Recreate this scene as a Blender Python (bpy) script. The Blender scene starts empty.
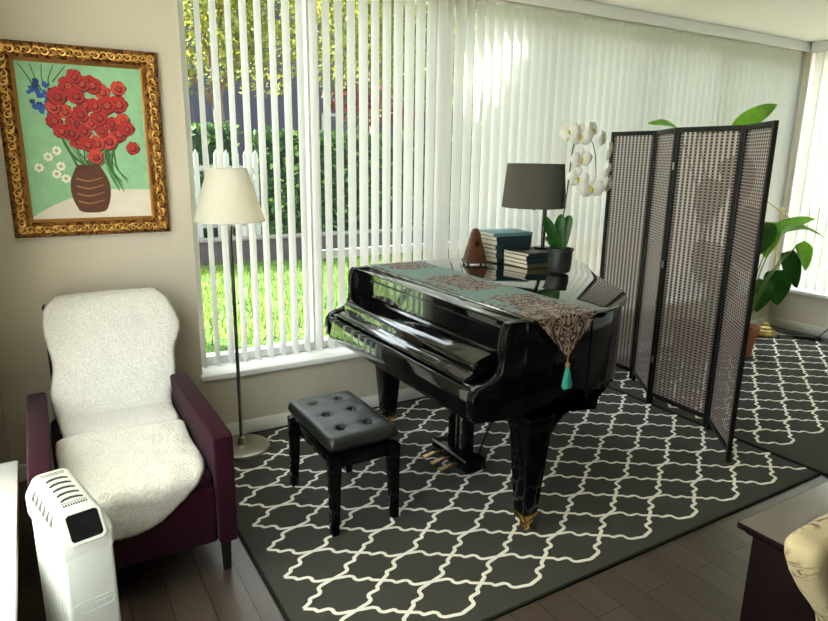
import bpy, bmesh, math, random
import numpy as np
from mathutils import Vector, Matrix, noise
random.seed(7); rng = np.random.default_rng(7)
PI = math.pi
scn = bpy.context.scene
COL = scn.collection

# ------------------------------------------------------------------ helpers
def lin(c):
    c = c / 255.0
    return c / 12.92 if c <= .04045 else ((c + .055) / 1.055) ** 2.4
def rgb(r, g, b): return (lin(r), lin(g), lin(b), 1)

def new_mat(name):
    m = bpy.data.materials.new(name); m.use_nodes = True
    nt = m.node_tree; nt.nodes.clear()
    out = nt.nodes.new('ShaderNodeOutputMaterial')
    return m, nt, out
def N(nt, t, **k):
    n = nt.nodes.new(t)
    for a, b in k.items():
        if a in n.inputs.keys(): n.inputs[a].default_value = b
        else: setattr(n, a, b)
    return n
def L(nt, a, b): nt.links.new(a, b)

def pmat(name, col, rough=.5, metal=0., spec=.5, coat=0., var=0., vscale=8., bump=0., bscale=60., stretch=None, sheen=0.):
    m, nt, out = new_mat(name)
    p = N(nt, 'ShaderNodeBsdfPrincipled')
    p.inputs['Base Color'].default_value = col
    p.inputs['Roughness'].default_value = rough
    p.inputs['Metallic'].default_value = metal
    p.inputs['Specular IOR Level'].default_value = spec
    p.inputs['Coat Weight'].default_value = coat
    p.inputs['Coat Roughness'].default_value = .05
    p.inputs['Sheen Weight'].default_value = sheen
    L(nt, p.outputs[0], out.inputs[0])
    tc = N(nt, 'ShaderNodeTexCoord')
    src = tc.outputs['Object']
    if stretch:
        mp = N(nt, 'ShaderNodeMapping'); mp.inputs['Scale'].default_value = stretch
        L(nt, src, mp.inputs[0]); src = mp.outputs[0]
    if var:
        nz = N(nt, 'ShaderNodeTexNoise'); nz.inputs['Scale'].default_value = vscale; nz.inputs['Detail'].default_value = 4
        L(nt, src, nz.inputs[0])
        mx = N(nt, 'ShaderNodeMix', data_type='RGBA')
        a = tuple(c * (1 - var) for c in col[:3]) + (1,); b = tuple(min(1, c * (1 + var)) for c in col[:3]) + (1,)
        mx.inputs[6].default_value = a; mx.inputs[7].default_value = b
        L(nt, nz.outputs[0], mx.inputs[0]); L(nt, mx.outputs[2], p.inputs['Base Color'])
    if bump:
        nb = N(nt, 'ShaderNodeTexNoise'); nb.inputs['Scale'].default_value = bscale; nb.inputs['Detail'].default_value = 3
        L(nt, src, nb.inputs[0])
        bp = N(nt, 'ShaderNodeBump'); bp.inputs['Strength'].default_value = bump; bp.inputs['Distance'].default_value = .01
        L(nt, nb.outputs[0], bp.inputs['Height']); L(nt, bp.outputs[0], p.inputs['Normal'])
    return m

def translucent(name, col, tcol, f=.4, rough=.6, var=0., vscale=20.):
    m, nt, out = new_mat(name)
    p = N(nt, 'ShaderNodeBsdfPrincipled'); p.inputs['Base Color'].default_value = col; p.inputs['Roughness'].default_value = rough
    p.inputs['Specular IOR Level'].default_value = .25
    t = N(nt, 'ShaderNodeBsdfTranslucent'); t.inputs[0].default_value = tcol
    mx = N(nt, 'ShaderNodeMixShader'); mx.inputs[0].default_value = f
    L(nt, p.outputs[0], mx.inputs[1]); L(nt, t.outputs[0], mx.inputs[2]); L(nt, mx.outputs[0], out.inputs[0])
    if var:
        g = N(nt, 'ShaderNodeTexCoord'); nz = N(nt, 'ShaderNodeTexNoise'); nz.inputs['Scale'].default_value = vscale
        L(nt, g.outputs['Object'], nz.inputs[0])
        for c, tgt in ((col, p.inputs['Base Color']), (tcol, t.inputs[0])):
            x = N(nt, 'ShaderNodeMix', data_type='RGBA')
            x.inputs[6].default_value = tuple(v * (1 - var) for v in c[:3]) + (1,); x.inputs[7].default_value = tuple(min(1, v * (1 + var)) for v in c[:3]) + (1,)
            r = N(nt, 'ShaderNodeMapRange'); r.inputs[1].default_value = .35; r.inputs[2].default_value = .65
            L(nt, nz.outputs[0], r.inputs[0]); L(nt, r.outputs[0], x.inputs[0]); L(nt, x.outputs[2], tgt)
    return m

WM = {}          # world matrix of every thing, so parts can be meshed in world space
def props(o, label=None, cat=None, group=None, kind=None):
    if label: o['label'] = label
    if cat: o['category'] = cat
    if group: o['group'] = group
    if kind: o['kind'] = kind
    return o
def thing(name, label, cat, loc=(0, 0, 0), rz=0., group=None):
    o = bpy.data.objects.new(name, None); COL.objects.link(o)
    o.location = loc; o.rotation_euler = (0, 0, rz); o.empty_display_size = .1
    WM[o.name] = Matrix.Translation(loc) @ Matrix.Rotation(rz, 4, 'Z')
    return props(o, label, cat, group)
def finish(name, me, mats, parent=None):
    o = bpy.data.objects.new(name, me); COL.objects.link(o)
    for m in (mats if isinstance(mats, (list, tuple)) else [mats]): me.materials.append(m)
    if parent is not None:
        o.parent = parent; WM[o.name] = WM[parent.name]
    else: WM[o.name] = Matrix.Identity(4)
    return o
def B(): return bmesh.new()
def obj(name, bm, mats, parent=None, local=False, ang=35):
    bmesh.ops.recalc_face_normals(bm, faces=bm.faces[:])
    if parent is not None and not local: bm.transform(WM[parent.name].inverted())
    lim = math.radians(ang)
    for f in bm.faces: f.smooth = True
    for e in bm.edges:
        if len(e.link_faces) == 2 and e.calc_face_angle(0) > lim: e.smooth = False
    base = None
    if parent is None:      # origin at the thing's own base
        xs = [v.co.x for v in bm.verts]; ys = [v.co.y for v in bm.verts]; zs = [v.co.z for v in bm.verts]
        base = Vector(((min(xs) + max(xs)) / 2, (min(ys) + max(ys)) / 2, min(zs)))
        bm.transform(Matrix.Translation(-base))
    me = bpy.data.meshes.new(name); bm.to_mesh(me); bm.free()
    o = finish(name, me, mats, parent)
    if base is not None: o.location = base; WM[o.name] = Matrix.Translation(base)
    return o
def struct(name, bm, mats, parent=None, **k):
    return props(obj(name, bm, mats, parent, **k), kind='structure')

def box(bm, x0, x1, y0, y1, z0, z1, bev=0., seg=2, mi=0, M=None):
    b = bmesh.new()
    vs = [b.verts.new((x, y, z)) for x in (x0, x1) for y in (y0, y1) for z in (z0, z1)]
    for f in ((0, 1, 3, 2), (4, 6, 7, 5), (0, 4, 5, 1), (2, 3, 7, 6), (0, 2, 6, 4), (1, 5, 7, 3)): b.faces.new([vs[i] for i in f])
    if bev: bmesh.ops.bevel(b, geom=b.edges[:], offset=bev, segments=seg, profile=.5, affect='EDGES')
    add(bm, b, mi, M)
def add(bm, b, mi=0, M=None):
    if M is not None: b.transform(M)
    vm = {}
    for v in b.verts: vm[v] = bm.verts.new(v.co)
    for f in b.faces:
        try: n = bm.faces.new([vm[v] for v in f.verts]); n.material_index = mi
        except ValueError: pass
    b.free()
def frustum(bm, cx, cy, z0, z1, a0, b0, a1, b1, bev=0., cx1=None, cy1=None, mi=0):
    """tapered square post: half sizes a,b at z0 and at z1"""
    cx1 = cx if cx1 is None else cx1; cy1 = cy if cy1 is None else cy1
    b = bmesh.new(); r = []
    for (x, y, z, p, q) in ((cx, cy, z0, a0, b0), (cx1, cy1, z1, a1, b1)):
        r.append([b.verts.new((x + sx * p, y + sy * q, z)) for sx, sy in ((-1, -1), (1, -1), (1, 1), (-1, 1))])
    b.faces.new(r[0][::-1]); b.faces.new(r[1])
    for i in range(4): b.faces.new((r[0][i], r[0][(i + 1) % 4], r[1][(i + 1) % 4], r[1][i]))
    if bev: bmesh.ops.bevel(b, geom=b.edges[:], offset=bev, segments=2, profile=.5, affect='EDGES')
    add(bm, b, mi)
def lathe(bm, prof, c, n=32, mi=0, M=None):
    b = bmesh.new(); rings = []
    for r, z in prof:
        if r < 1e-6: rings.append([b.verts.new((c[0], c[1], c[2] + z))])
        else: rings.append([b.verts.new((c[0] + r * math.cos(2 * PI * i / n), c[1] + r * math.sin(2 * PI * i / n), c[2] + z)) for i in range(n)])
    for p, q in zip(rings, rings[1:]):
        for i in range(n):
            j = (i + 1) % n
            if len(p) == 1 and len(q) == 1: break
            if len(p) == 1: b.faces.new((p[0], q[j], q[i]))
            elif len(q) == 1: b.faces.new((p[i], p[j], q[0]))
            else: b.faces.new((p[i], p[j], q[j], q[i]))
    for rg, fl in ((rings[0], 1), (rings[-1], 0)):
        if len(rg) > 1 and prof[0] != prof[-1]: b.faces.new(rg[::-1] if fl else rg)
    add(bm, b, mi, M)
def tube(bm, pts, r, n=8, mi=0, cap=True):
    pts = [Vector(p) for p in pts]; k = len(pts)
    rr = r if isinstance(r, (list, tuple)) else [r] * k
    up = None; rings = []
    b = bmesh.new()
    for i, p in enumerate(pts):
        d = (pts[min(i + 1, k - 1)] - pts[max(i - 1, 0)]).normalized()
        if up is None:
            up = d.orthogonal().normalized()
        up = (up - d * up.dot(d)).normalized(); s = d.cross(up)
        rings.append([b.verts.new(p + (up * math.cos(2 * PI * j / n) + s * math.sin(2 * PI * j / n)) * rr[i]) for j in range(n)])
    for p, q in zip(rings, rings[1:]):
        for j in range(n): b.faces.new((p[j], p[(j + 1) % n], q[(j + 1) % n], q[j]))
    if cap: b.faces.new(rings[0][::-1]); b.faces.new(rings[-1])
    add(bm, b, mi)
def spline(P, n=8):
    P = [Vector(p) for p in P]; out = []
    for i in range(len(P) - 1):
        a = P[max(i - 1, 0)]; b = P[i]; c = P[i + 1]; d = P[min(i + 2, len(P) - 1)]
        for k in range(n):
            t = k / n
            out.append(.5 * ((2 * b) + (c - a) * t + (2 * a - 5 * b + 4 * c - d) * t * t + (3 * b - a - 3 * c + d) * t ** 3))
    return out + [P[-1]]
def prism(bm, poly, axis, a, b, bev=0., mi=0, seg=2):
    """extrude a 2D outline along an axis: 'X' takes (y,z), 'Y' takes (x,z), 'Z' takes (x,y)"""
    f = {'X': lambda u, v, w: (w, u, v), 'Y': lambda u, v, w: (u, w, v), 'Z': lambda u, v, w: (u, v, w)}[axis]
    q = bmesh.new()
    r0 = [q.verts.new(f(u, v, a)) for u, v in poly]; r1 = [q.verts.new(f(u, v, b)) for u, v in poly]
    c0 = q.faces.new(r0); c1 = q.faces.new(r1)
    n = len(poly)
    for i in range(n): q.faces.new((r0[i], r0[(i + 1) % n], r1[(i + 1) % n], r1[i]))
    bmesh.ops.recalc_face_normals(q, faces=q.faces[:])
    if bev: bmesh.ops.bevel(q, geom=list(set(c0.edges) | set(c1.edges)), offset=bev, segments=seg, profile=.5, affect='EDGES')
    add(bm, q, mi)
def inset(poly, d):
    """offset a counter-clockwise outline inwards"""
    n = len(poly); out = []
    for i in range(n):
        p = Vector(poly[i - 1]); q = Vector(poly[i]); r = Vector(poly[(i + 1) % n])
        a = (q - p).normalized(); b = (r - q).normalized()
        na = Vector((-a.y, a.x)); nb = Vector((-b.y, b.x))
        out.append(tuple(q + (na + nb) * (d / max(.25, 1 + na.dot(nb)))))
    return out
def dim(m, f):
    for n_ in m.node_tree.nodes:
        for i_ in n_.inputs:
            if i_.type == 'RGBA' and not i_.is_linked and n_.type in ('BSDF_PRINCIPLED', 'BSDF_TRANSLUCENT', 'MIX') and i_.name in ('Base Color', 'Color', 'A', 'B'):
                c = i_.default_value; i_.default_value = (c[0] * f, c[1] * f, c[2] * f, 1)
def quads_obj(name, V, F, mats, parent=None, mi=None, smooth=False):
    V = np.asarray(V, dtype=float)
    base = Vector((0, 0, 0))
    if parent is not None:
        M = np.array(WM[parent.name].inverted()); V = V @ M[:3, :3].T + M[:3, 3]
    else:
        base = Vector(((V[:, 0].min() + V[:, 0].max()) / 2, (V[:, 1].min() + V[:, 1].max()) / 2, V[:, 2].min())); V = V - np.array(base)
    me = bpy.data.meshes.new(name); me.from_pydata(V.tolist(), [], F if isinstance(F, list) else F.tolist())
    if mi is not None: me.polygons.foreach_set('material_index', mi)
    if smooth: me.polygons.foreach_set('use_smooth', [True] * len(me.polygons))
    me.update()
    o = finish(name, me, mats, parent)
    if parent is None: o.location = base; WM[o.name] = Matrix.Translation(base)
    return o
def copy_tree(o, parent=None):
    c = o.copy(); COL.objects.link(c)
    if parent is not None: c.parent = parent
    for ch in list(o.children): copy_tree(ch, c)
    return c
def fbm(x, y, z=0.): return noise.noise(Vector((x, y, z)))

# ------------------------------------------------------------------ camera (height 1.6 m, looking a little down and to the right)
yaw, pit, rol = 5.40459538e-01, 2.39097655e-01, 1.43773654e-02
fw = Vector((math.sin(yaw) * math.cos(pit), math.cos(yaw) * math.cos(pit), -math.sin(pit)))
rt = Vector((math.cos(yaw), -math.sin(yaw), 0)); up = rt.cross(fw)
rt2 = rt * math.cos(rol) + up * math.sin(rol); up2 = up * math.cos(rol) - rt * math.sin(rol)
cam = bpy.data.cameras.new('camera'); co = bpy.data.objects.new('camera', cam); COL.objects.link(co)
M = Matrix((rt2, up2, -fw)).transposed().to_4x4(); M.translation = Vector((0, 0, 1.6)); co.matrix_world = M
cam.sensor_width = 36; cam.lens = 635.78 / 828 * 36; cam.clip_start = .02; cam.clip_end = 200
scn.camera = co

# ------------------------------------------------------------------ materials
wall_m = pmat('wall_paint', rgb(198, 190, 171), .75, var=.03, vscale=2, bump=.05, bscale=180)
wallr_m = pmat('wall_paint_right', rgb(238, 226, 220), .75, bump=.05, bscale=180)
ceil_m = pmat('ceiling_paint', rgb(246, 243, 237), .85, bump=.06, bscale=140)
trim_m = pmat('white_trim', rgb(232, 231, 224), .4)
frame_m = pmat('window_vinyl', rgb(228, 230, 230), .35)
lacq = pmat('black_lacquer', (.003, .003, .0035, 1), .05, spec=.5, coat=.8)
lacq2 = pmat('black_gloss', (.003, .003, .0035, 1), .10, spec=.17)
lacq_s = pmat('black_satin', (.006, .006, .007, 1), .22, spec=.5)
brass = pmat('brass', rgb(205, 165, 95), .25, metal=1.)
steel = pmat('brushed_nickel', rgb(196, 190, 178), .28, metal=1.)
steel_l = pmat('dark_nickel', rgb(150, 144, 134), .3, metal=1.)
def floor_material():
    m, nt, out = new_mat('dark_planks')
    p = N(nt, 'ShaderNodeBsdfPrincipled'); L(nt, p.outputs[0], out.inputs[0])
    tc = N(nt, 'ShaderNodeTexCoord'); mp = N(nt, 'ShaderNodeMapping'); mp.inputs['Rotation'].default_value = (0, 0, PI / 2)
    L(nt, tc.outputs['Object'], mp.inputs[0])
    br = N(nt, 'ShaderNodeTexBrick'); br.offset = .37
    for k, v in dict(Scale=1.0).items(): br.inputs[k].default_value = v
    br.inputs['Brick Width'].default_value = 1.2; br.inputs['Row Height'].default_value = .13; br.inputs['Mortar Size'].default_value = .002
    br.inputs['Color1'].default_value = rgb(80, 68, 62); br.inputs['Color2'].default_value = rgb(100, 87, 79); br.inputs['Mortar'].default_value = rgb(22, 18, 16)
    L(nt, mp.outputs[0], br.inputs[0])
    m2 = N(nt, 'ShaderNodeMapping'); m2.inputs['Scale'].default_value = (22, 1.6, 1); L(nt, tc.outputs['Object'], m2.inputs[0])
    nz = N(nt, 'ShaderNodeTexNoise'); nz.inputs['Scale'].default_value = 3; nz.inputs['Detail'].default_value = 5; L(nt, m2.outputs[0], nz.inputs[0])
    mx = N(nt, 'ShaderNodeMix', data_type='RGBA', blend_type='MULTIPLY'); mx.inputs[0].default_value = .5
    L(nt, br.outputs[0], mx.inputs[6]); L(nt, nz.outputs[0], mx.inputs[7]); L(nt, mx.outputs[2], p.inputs['Base Color'])
    p.inputs['Roughness'].default_value = .3; p.inputs['Specular IOR Level'].default_value = .45
    bp = N(nt, 'ShaderNodeBump'); bp.inputs['Strength'].default_value = .25; bp.inputs['Distance'].default_value = .002
    iv = N(nt, 'ShaderNodeMath', operation='SUBTRACT'); iv.inputs[0].default_value = 1.; L(nt, br.outputs['Fac'], iv.inputs[1])
    L(nt, iv.outputs[0], bp.inputs['Height']); L(nt, bp.outputs[0], p.inputs['Normal'])
    return m
floor_m = floor_material()
def glass_material():
    m, nt, out = new_mat('window_glass')
    t = N(nt, 'ShaderNodeBsdfTransparent'); t.inputs[0].default_value = (.96, .98, .97, 1)
    g = N(nt, 'ShaderNodeBsdfGlossy'); g.inputs['Roughness'].default_value = .0
    fc = N(nt, 'ShaderNodeLayerWeight'); pw = N(nt, 'ShaderNodeMath', operation='POWER'); pw.inputs[1].default_value = 5.; L(nt, fc.outputs['Facing'], pw.inputs[0])
    lw = N(nt, 'ShaderNodeMath', operation='MULTIPLY_ADD'); lw.inputs[1].default_value = .7; lw.inputs[2].default_value = .02; L(nt, pw.outputs[0], lw.inputs[0])
    mx = N(nt, 'ShaderNodeMixShader'); L(nt, lw.outputs[0], mx.inputs[0]); L(nt, t.outputs[0], mx.inputs[1]); L(nt, g.outputs[0], mx.inputs[2])
    L(nt, mx.outputs[0], out.inputs[0]); return m
glass_m = glass_material()
slat_m = translucent('blind_vane', rgb(210, 209, 214), (.70, .71, .58, 1), .38, .55)

# ------------------------------------------------------------------ room shell
WY = 3.46; RX = 6.24; LX = -.22; NY = -3.2; CZ = 2.64; T = .24
bm = B(); box(bm, LX - T, RX + T, NY - T, WY + T, -.12, 0); struct('floor', bm, floor_m)
bm = B(); box(bm, LX - T, RX + T, NY - T, WY + T, CZ, CZ + .2); struct('ceiling', bm, ceil_m)
def holed(name, mat, fixed, lo, hi, a0, a1, holes, axis):
    """wall slab along one axis with window openings (a,b,z0,z1)"""
    bm = B()
    def bx(p, q, z0, z1):
        if q - p < 1e-4 or z1 - z0 < 1e-4: return
        if axis == 'X': box(bm, p, q, lo, hi, z0, z1)
        else: box(bm, lo, hi, p, q, z0, z1)
    cur = a0
    for (p, q, z0, z1) in holes:
        bx(cur, p, 0, CZ); bx(p, q, 0, z0); bx(p, q, z1, CZ); cur = q
    bx(cur, a1, 0, CZ)
    return struct(name, bm, mat)
FARW = (.715, 6.235, .372, 2.57)
holed('wall_far', wall_m, 0, WY, WY + T, LX - T, RX + T, [FARW], 'X')
holed('wall_left', wall_m, 0, LX - T, LX, NY, WY, [(.3, 2.78, .372, 2.56)], 'Y')
holed('wall_right', wallr_m, 0, RX, RX + T, NY, WY, [(-1.6, 3.44, .372, 2.57)], 'Y')
holed('wall_near', wall_m, 0, NY - T, NY, LX - T, RX + T, [], 'X')
bm = B(); box(bm, LX, RX, WY - .014, WY, 0, .085, .003); struct('baseboard_far', bm, trim_m)
bm = B(); box(bm, RX - .014, RX, NY, WY - .014, 0, .085, .003); struct('baseboard_right', bm, trim_m)
bm = B(); box(bm, LX, LX + .014, NY, WY - .014, 0, .085, .003); struct('baseboard_left', bm, trim_m)

def window(name, axis, a0, a1, z0, z1, w0, w1, mull, trans, sill=None):
    """frame bars between w0 and w1 (wall depth), glass half way, mullions and transoms as given"""
    def bx(bm, p, q, s, t, za, zb, bev=.004):
        if axis == 'X': box(bm, p, q, s, t, za, zb, bev)
        else: box(bm, s, t, p, q, za, zb, bev)
    e = props(bpy.data.objects.new(name, None), kind='structure'); COL.objects.link(e)
    c = ((a0 + a1) / 2, (w0 + w1) / 2, z0) if axis == 'X' else ((w0 + w1) / 2, (a0 + a1) / 2, z0)
    e.location = c; WM[name] = Matrix.Translation(c)
    bm = B()
    bx(bm, a0, a0 + .045, w0, w1, z0, z1); bx(bm, a1 - .045, a1, w0, w1, z0, z1)
    bx(bm, a0 + .045, a1 - .045, w0, w1, z0, z0 + .05); bx(bm, a0 + .045, a1 - .045, w0, w1, z1 - .05, z1)
    for p, h in mull: bx(bm, p - h, p + h, w0, w1, z0 + .05, z1 - .05)
    for p, q, z in trans: bx(bm, p, q, w0 + .006, w1 - .006, z - .025, z + .025)
    props(obj('window_frame', bm, frame_m, e), kind='structure')
    bm = B(); g = (w0 + w1) / 2
    bx(bm, a0 + .02, a1 - .02, g - .002, g + .002, z0 + .03, z1 - .03, 0)
    props(obj('glass_pane', bm, glass_m, e), kind='structure')
    if sill:
        bm = B(); bx(bm, *sill, .006); props(obj('window_sill', bm, trim_m, e), kind='structure')
    return e
window('window_1', 'X', .717, 6.233, .402, 2.569, 3.61, 3.67, [(1.47, .035), (2.33, .035), (3.25, .03), (4.2, .03), (5.15, .03)],
       [(1.505, 2.295, 1.0), (2.365, 3.22, 1.0), (3.28, 4.17, 1.0), (4.23, 5.12, 1.0)], (.705, 6.238, 3.425, 3.665, .368, .402))
window('window_2', 'Y', .302, 2.778, .402, 2.558, LX - .19, LX - .13, [(1.5, .03)], [], (.28, 2.79, LX - .19, LX + .067, .368, .402))
window('window_3', 'Y', -1.598, 3.438, .402, 2.569, RX + .13, RX + .19, [(0., .03), (1.7, .03)], [], (-1.61, 3.42, RX - .05, RX + .19, .368, .402))

# ------------------------------------------------------------------ vertical blinds
def vane_mesh(name, h):
    bm = B(); w = .0445; n = 4; rows = [[], []]
    for k, z in enumerate((0, h)):
        for i in range(n + 1):
            u = -1 + 2 * i / n
            rows[k].append(bm.verts.new((u * w, .006 * (1 - u * u), z)))
    for i in range(n): bm.faces.new((rows[0][i], rows[0][i + 1], rows[1][i + 1], rows[1][i]))
    for f in bm.faces: f.smooth = True
    me = bpy.data.meshes.new(name); bm.to_mesh(me); bm.free(); me.materials.append(slat_m)
    return me
def blind(label, axis, a0, a1, at, start, step, cnt, ang, valance, z0=.424, z1=2.55, head=None, jitter=3.5):
    loc = ((a0 + a1) / 2, at, z0) if axis == 'X' else (at, (a0 + a1) / 2, z0)
    t = thing('vertical_blind', label, 'window blind', loc, group='white vertical blinds')
    bm = B()
    if axis == 'X': box(bm, a0, a1, at - .02, at + .02, z1, z1 + .018 if valance else z1 + .02, .003)
    else: box(bm, at - .02, at + .02, a0, a1, z1, z1 + .018, .003)
    obj('head_rail', bm, frame_m, t)
    if valance:
        bm = B()
        if axis == 'X': box(bm, a0, a1, valance[0], valance[1], 2.56, CZ - .002, .003)
        else: box(bm, valance[0], valance[1], a0, a1, 2.56, CZ - .002, .003)
        obj('valance', bm, frame_m, t)
    me = vane_mesh('vane', z1 - z0)
    for k in range(cnt):
        o = bpy.data.objects.new('vane', me); COL.objects.link(o); o.parent = t
        p = start + step * k
        w = Vector((p, at, z0)) if axis == 'X' else Vector((at, p, z0))
        o.location = w - Vector(loc)
        o.rotation_euler = (0, 0, math.radians(ang + random.uniform(-jitter, jitter)))
    return t
VA = 90 + 8
blind('white vertical blind with open vanes behind the pleated floor lamp', 'X', .722, 2.306, 3.535, .744, .0776, 21, VA, (3.44, 3.456))
blind('wide white vertical blind behind the piano and the folding screen', 'X', 2.312, 6.225, 3.535, 2.35, .0776, 51, VA, (3.44, 3.456))
blind('white vertical blind at far left above the sill beside the radiator', 'Y', .31, 2.77, LX - .055, .36, .086, 28, 47, None)
blind('white vertical blind on the right wall past the brass lamp', 'Y', -1.59, 3.43, RX - .012, -1.45, .083, 59, 78, (RX - .055, RX - .039), jitter=1.)

# ------------------------------------------------------------------ trellis rugs
rug_m = pmat('charcoal_pile', rgb(74, 74, 69), .95, spec=.1, var=.12, vscale=5, bump=.5, bscale=500)
rugb_m = pmat('rug_binding', rgb(34, 34, 33), .9, spec=.1)
line_m = pmat('cream_pile', rgb(250, 247, 238), .95, spec=.1, bump=.4, bscale=500)
SEG = [(0, 0), (.05, .05), (.10, .10), (.112, .14), (.125, .185), (.18, .2), (.235, .215), (.262, .25), (.274, .29), (.273, .34), (.284, .385), (.325, .428), (.41, .462), (.5, .5)]
def rug(name, label, x0, x1, y0, y1, lx, ly, ilo, ihi, jlo, jhi, flip=1):
    """lattice nodes at (lx + i*hx, ly + j*hy), i + j even; pointed nodes where i is even"""
    hx, hy, zt = .1601, .10135, .009
    bm = B(); box(bm, x0, x1, y0, y1, .0005, zt - .001, 0, mi=0)
    for (p, q, r, s) in ((x0, x1, y0, y0 + .012), (x0, x1, y1 - .012, y1), (x0, x0 + .012, y0, y1), (x1 - .012, x1, y0, y1)):
        box(bm, p, q, r, s, .0005, zt + .001, .001, mi=1)
    hw = .0078
    for i in range(ilo, ihi + 1):
        if i % 2: continue
        for j in range(jlo, jhi + 1):
            if (i + j) % 2: continue
            for sx in (-1, 1):
                for sy in (-1, 1):
                    if not (ilo <= i + sx <= ihi and jlo <= j + sy <= jhi): continue
                    P = [Vector((lx + i * hx + sx * a * 2 * hx, ly + j * hy + sy * b * 2 * hy)) for a, b in SEG]
                    P = [Vector((p.x, p.y)) for p in spline([Vector((p.x, p.y, 0)) for p in P], 3)]
                    A = []; C = []
                    for k, p in enumerate(P):
                        d = (P[min(k + 1, len(P) - 1)] - P[max(k - 1, 0)]).normalized(); n = Vector((-d.y, d.x)) * hw
                        zl = zt + .0002 * (1 + sx) + .0004 * (1 + sy); A.append(bm.verts.new((p.x + n.x, p.y + n.y, zl))); C.append(bm.verts.new((p.x - n.x, p.y - n.y, zl)))
                    for k in range(len(P) - 1):
                        f = bm.faces.new((A[k], C[k], C[k + 1], A[k + 1])); f.material_index = 2
    return props(obj(name, bm, [rug_m, rugb_m, line_m]), label, 'rug', 'charcoal trellis rugs')
rug('area_rug', 'large charcoal rug with cream trellis under the piano and bench', .612, 3.412, 1.506, 3.44, .685, 1.681, 0, 17, -1, 17)
rug('area_rug', 'charcoal trellis rug behind the folding screen beside the brass lamp', 3.42, 6.10, 1.45, 3.37, 3.478, 1.894, 0, 16, -1, 14)

# ------------------------------------------------------------------ grand piano
PN, PF = 1.80, 3.205
lid_ctrl = [(1.95, 1.795), (2.12, 1.833), (2.262, 1.906), (2.36, 2.005), (2.435, 2.12), (2.50, 2.25), (2.575, 2.385), (2.675, 2.525), (2.775, 2.65), (2.85, 2.77), (2.885, 2.90), (2.86, 3.04), (2.77, 3.15), (2.62, 3.22)]
curve = [(p.x, p.y) for p in spline([(x, y, 0) for x, y in lid_ctrl], 5)]
piano = thing('grand_piano', 'glossy black baby grand piano with closed lid standing on the trellis rug', 'piano', (2.1, 2.5, .009))
lid_out = curve + [(1.94, 3.22), (1.94, 1.795)]
def dedup(p):
    o = []
    for q in p:
        if not o or (Vector(q) - Vector(o[-1])).length > 1e-4: o.append(q)
    if (Vector(o[0]) - Vector(o[-1])).length < 1e-4: o.pop()
    return o
lid_out = dedup(lid_out)
bm = B(); prism(bm, lid_out, 'Z', .967, .989, .005); obj('lid', bm, lacq, piano)
bm = B(); prism(bm, [(1.60, 1.795), (1.937, 1.795), (1.937, 3.22), (1.60, 3.22)], 'Z', .967, .989, .005); flap = obj('lid_flap', bm, lacq, piano)
bm = B()
box(bm, 1.603, 1.628, 2.42, 2.46, .957, .9668, .003)
obj('rubber_button', bm, lacq_s, flap)
rim = inset(lid_out, .022)
bm = B()
prism(bm, dedup([(x, y) for x, y in rim if x > 1.95] + [(1.60, PF - .015), (1.60, PN + .012)]), 'Z', .60, .966, .006)
prism(bm, dedup(inset([(x, y) for x, y in rim if x > 1.95] + [(1.60, PF - .015), (1.60, PN + .012)], .05)), 'Z', .565, .60)
obj('rim', bm, lacq2, piano)
arm = [(1.598, .988), (1.518, .988), (1.505, .984), (1.492, .962), (1.485, .92), (1.486, .85), (1.480, .80), (1.464, .775), (1.435, .762), (1.40, .755), (1.367, .742), (1.347, .715), (1.342, .69), (1.346, .628), (1.36, .612), (1.47, .60), (1.598, .595)]
for a, b in ((PN, PN + .045), (PF - .045, PF)):
    bm = B(); prism(bm, arm, 'Y', a, b, .0025); obj('arm', bm, lacq2, piano)
yi, yj = PN + .045, PF - .045
bm = B(); prism(bm, [(1.60, .60), (1.37, .605), (1.37, .655), (1.60, .655)], 'Y', yi, yj); box(bm, 1.6, 1.86, yi + .06, yj - .06, .575, .60); obj('keybed', bm, lacq_s, piano)
bm = B(); prism(bm, [(1.348, .612), (1.374, .612), (1.374, .725), (1.367, .733), (1.356, .733), (1.348, .722)], 'Y', yi, yj, .002); obj('key_slip', bm, lacq, piano)
for a, b in ((yi, yi + .06), (yj - .06, yj)):
    bm = B(); box(bm, 1.368, 1.50, a, b, .656, .745, .006); obj('key_block', bm, lacq, piano)
fb = [(1.595, .852), (1.519, .850), (1.505, .841), (1.46, .828), (1.432, .819), (1.42, .812), (1.414, .798), (1.418, .778), (1.414, .768), (1.395, .762), (1.378, .753), (1.372, .742), (1.376, .735), (1.40, .742), (1.595, .80)]
bm = B(); prism(bm, fb, 'Y', yi + .062, yj - .062, .001); fbo = obj('fallboard', bm, lacq, piano)
bm = B(); prism(bm, [(1.53, .856), (1.545, .856), (1.545, .976), (1.53, .976)], 'Y', yi, yj, .002); box(bm, 1.522, 1.5298, yi, yj, .938, .944, .001); box(bm, 1.514, 1.597, yi, yj, .9765, .9855, .003); obj('front_board', bm, lacq, piano)
def piano_leg(cx, cy):
    bm = B(); frustum(bm, cx, cy, .105, .50, .037, .037, .064, .064, .005); box(bm, cx - .07, cx + .07, cy - .07, cy + .07, .50, .564, .005)
    return bm
legs = [(1.705, 1.875, 1), (1.69, 3.10, -1), (2.52, 2.60, 0)]
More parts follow.
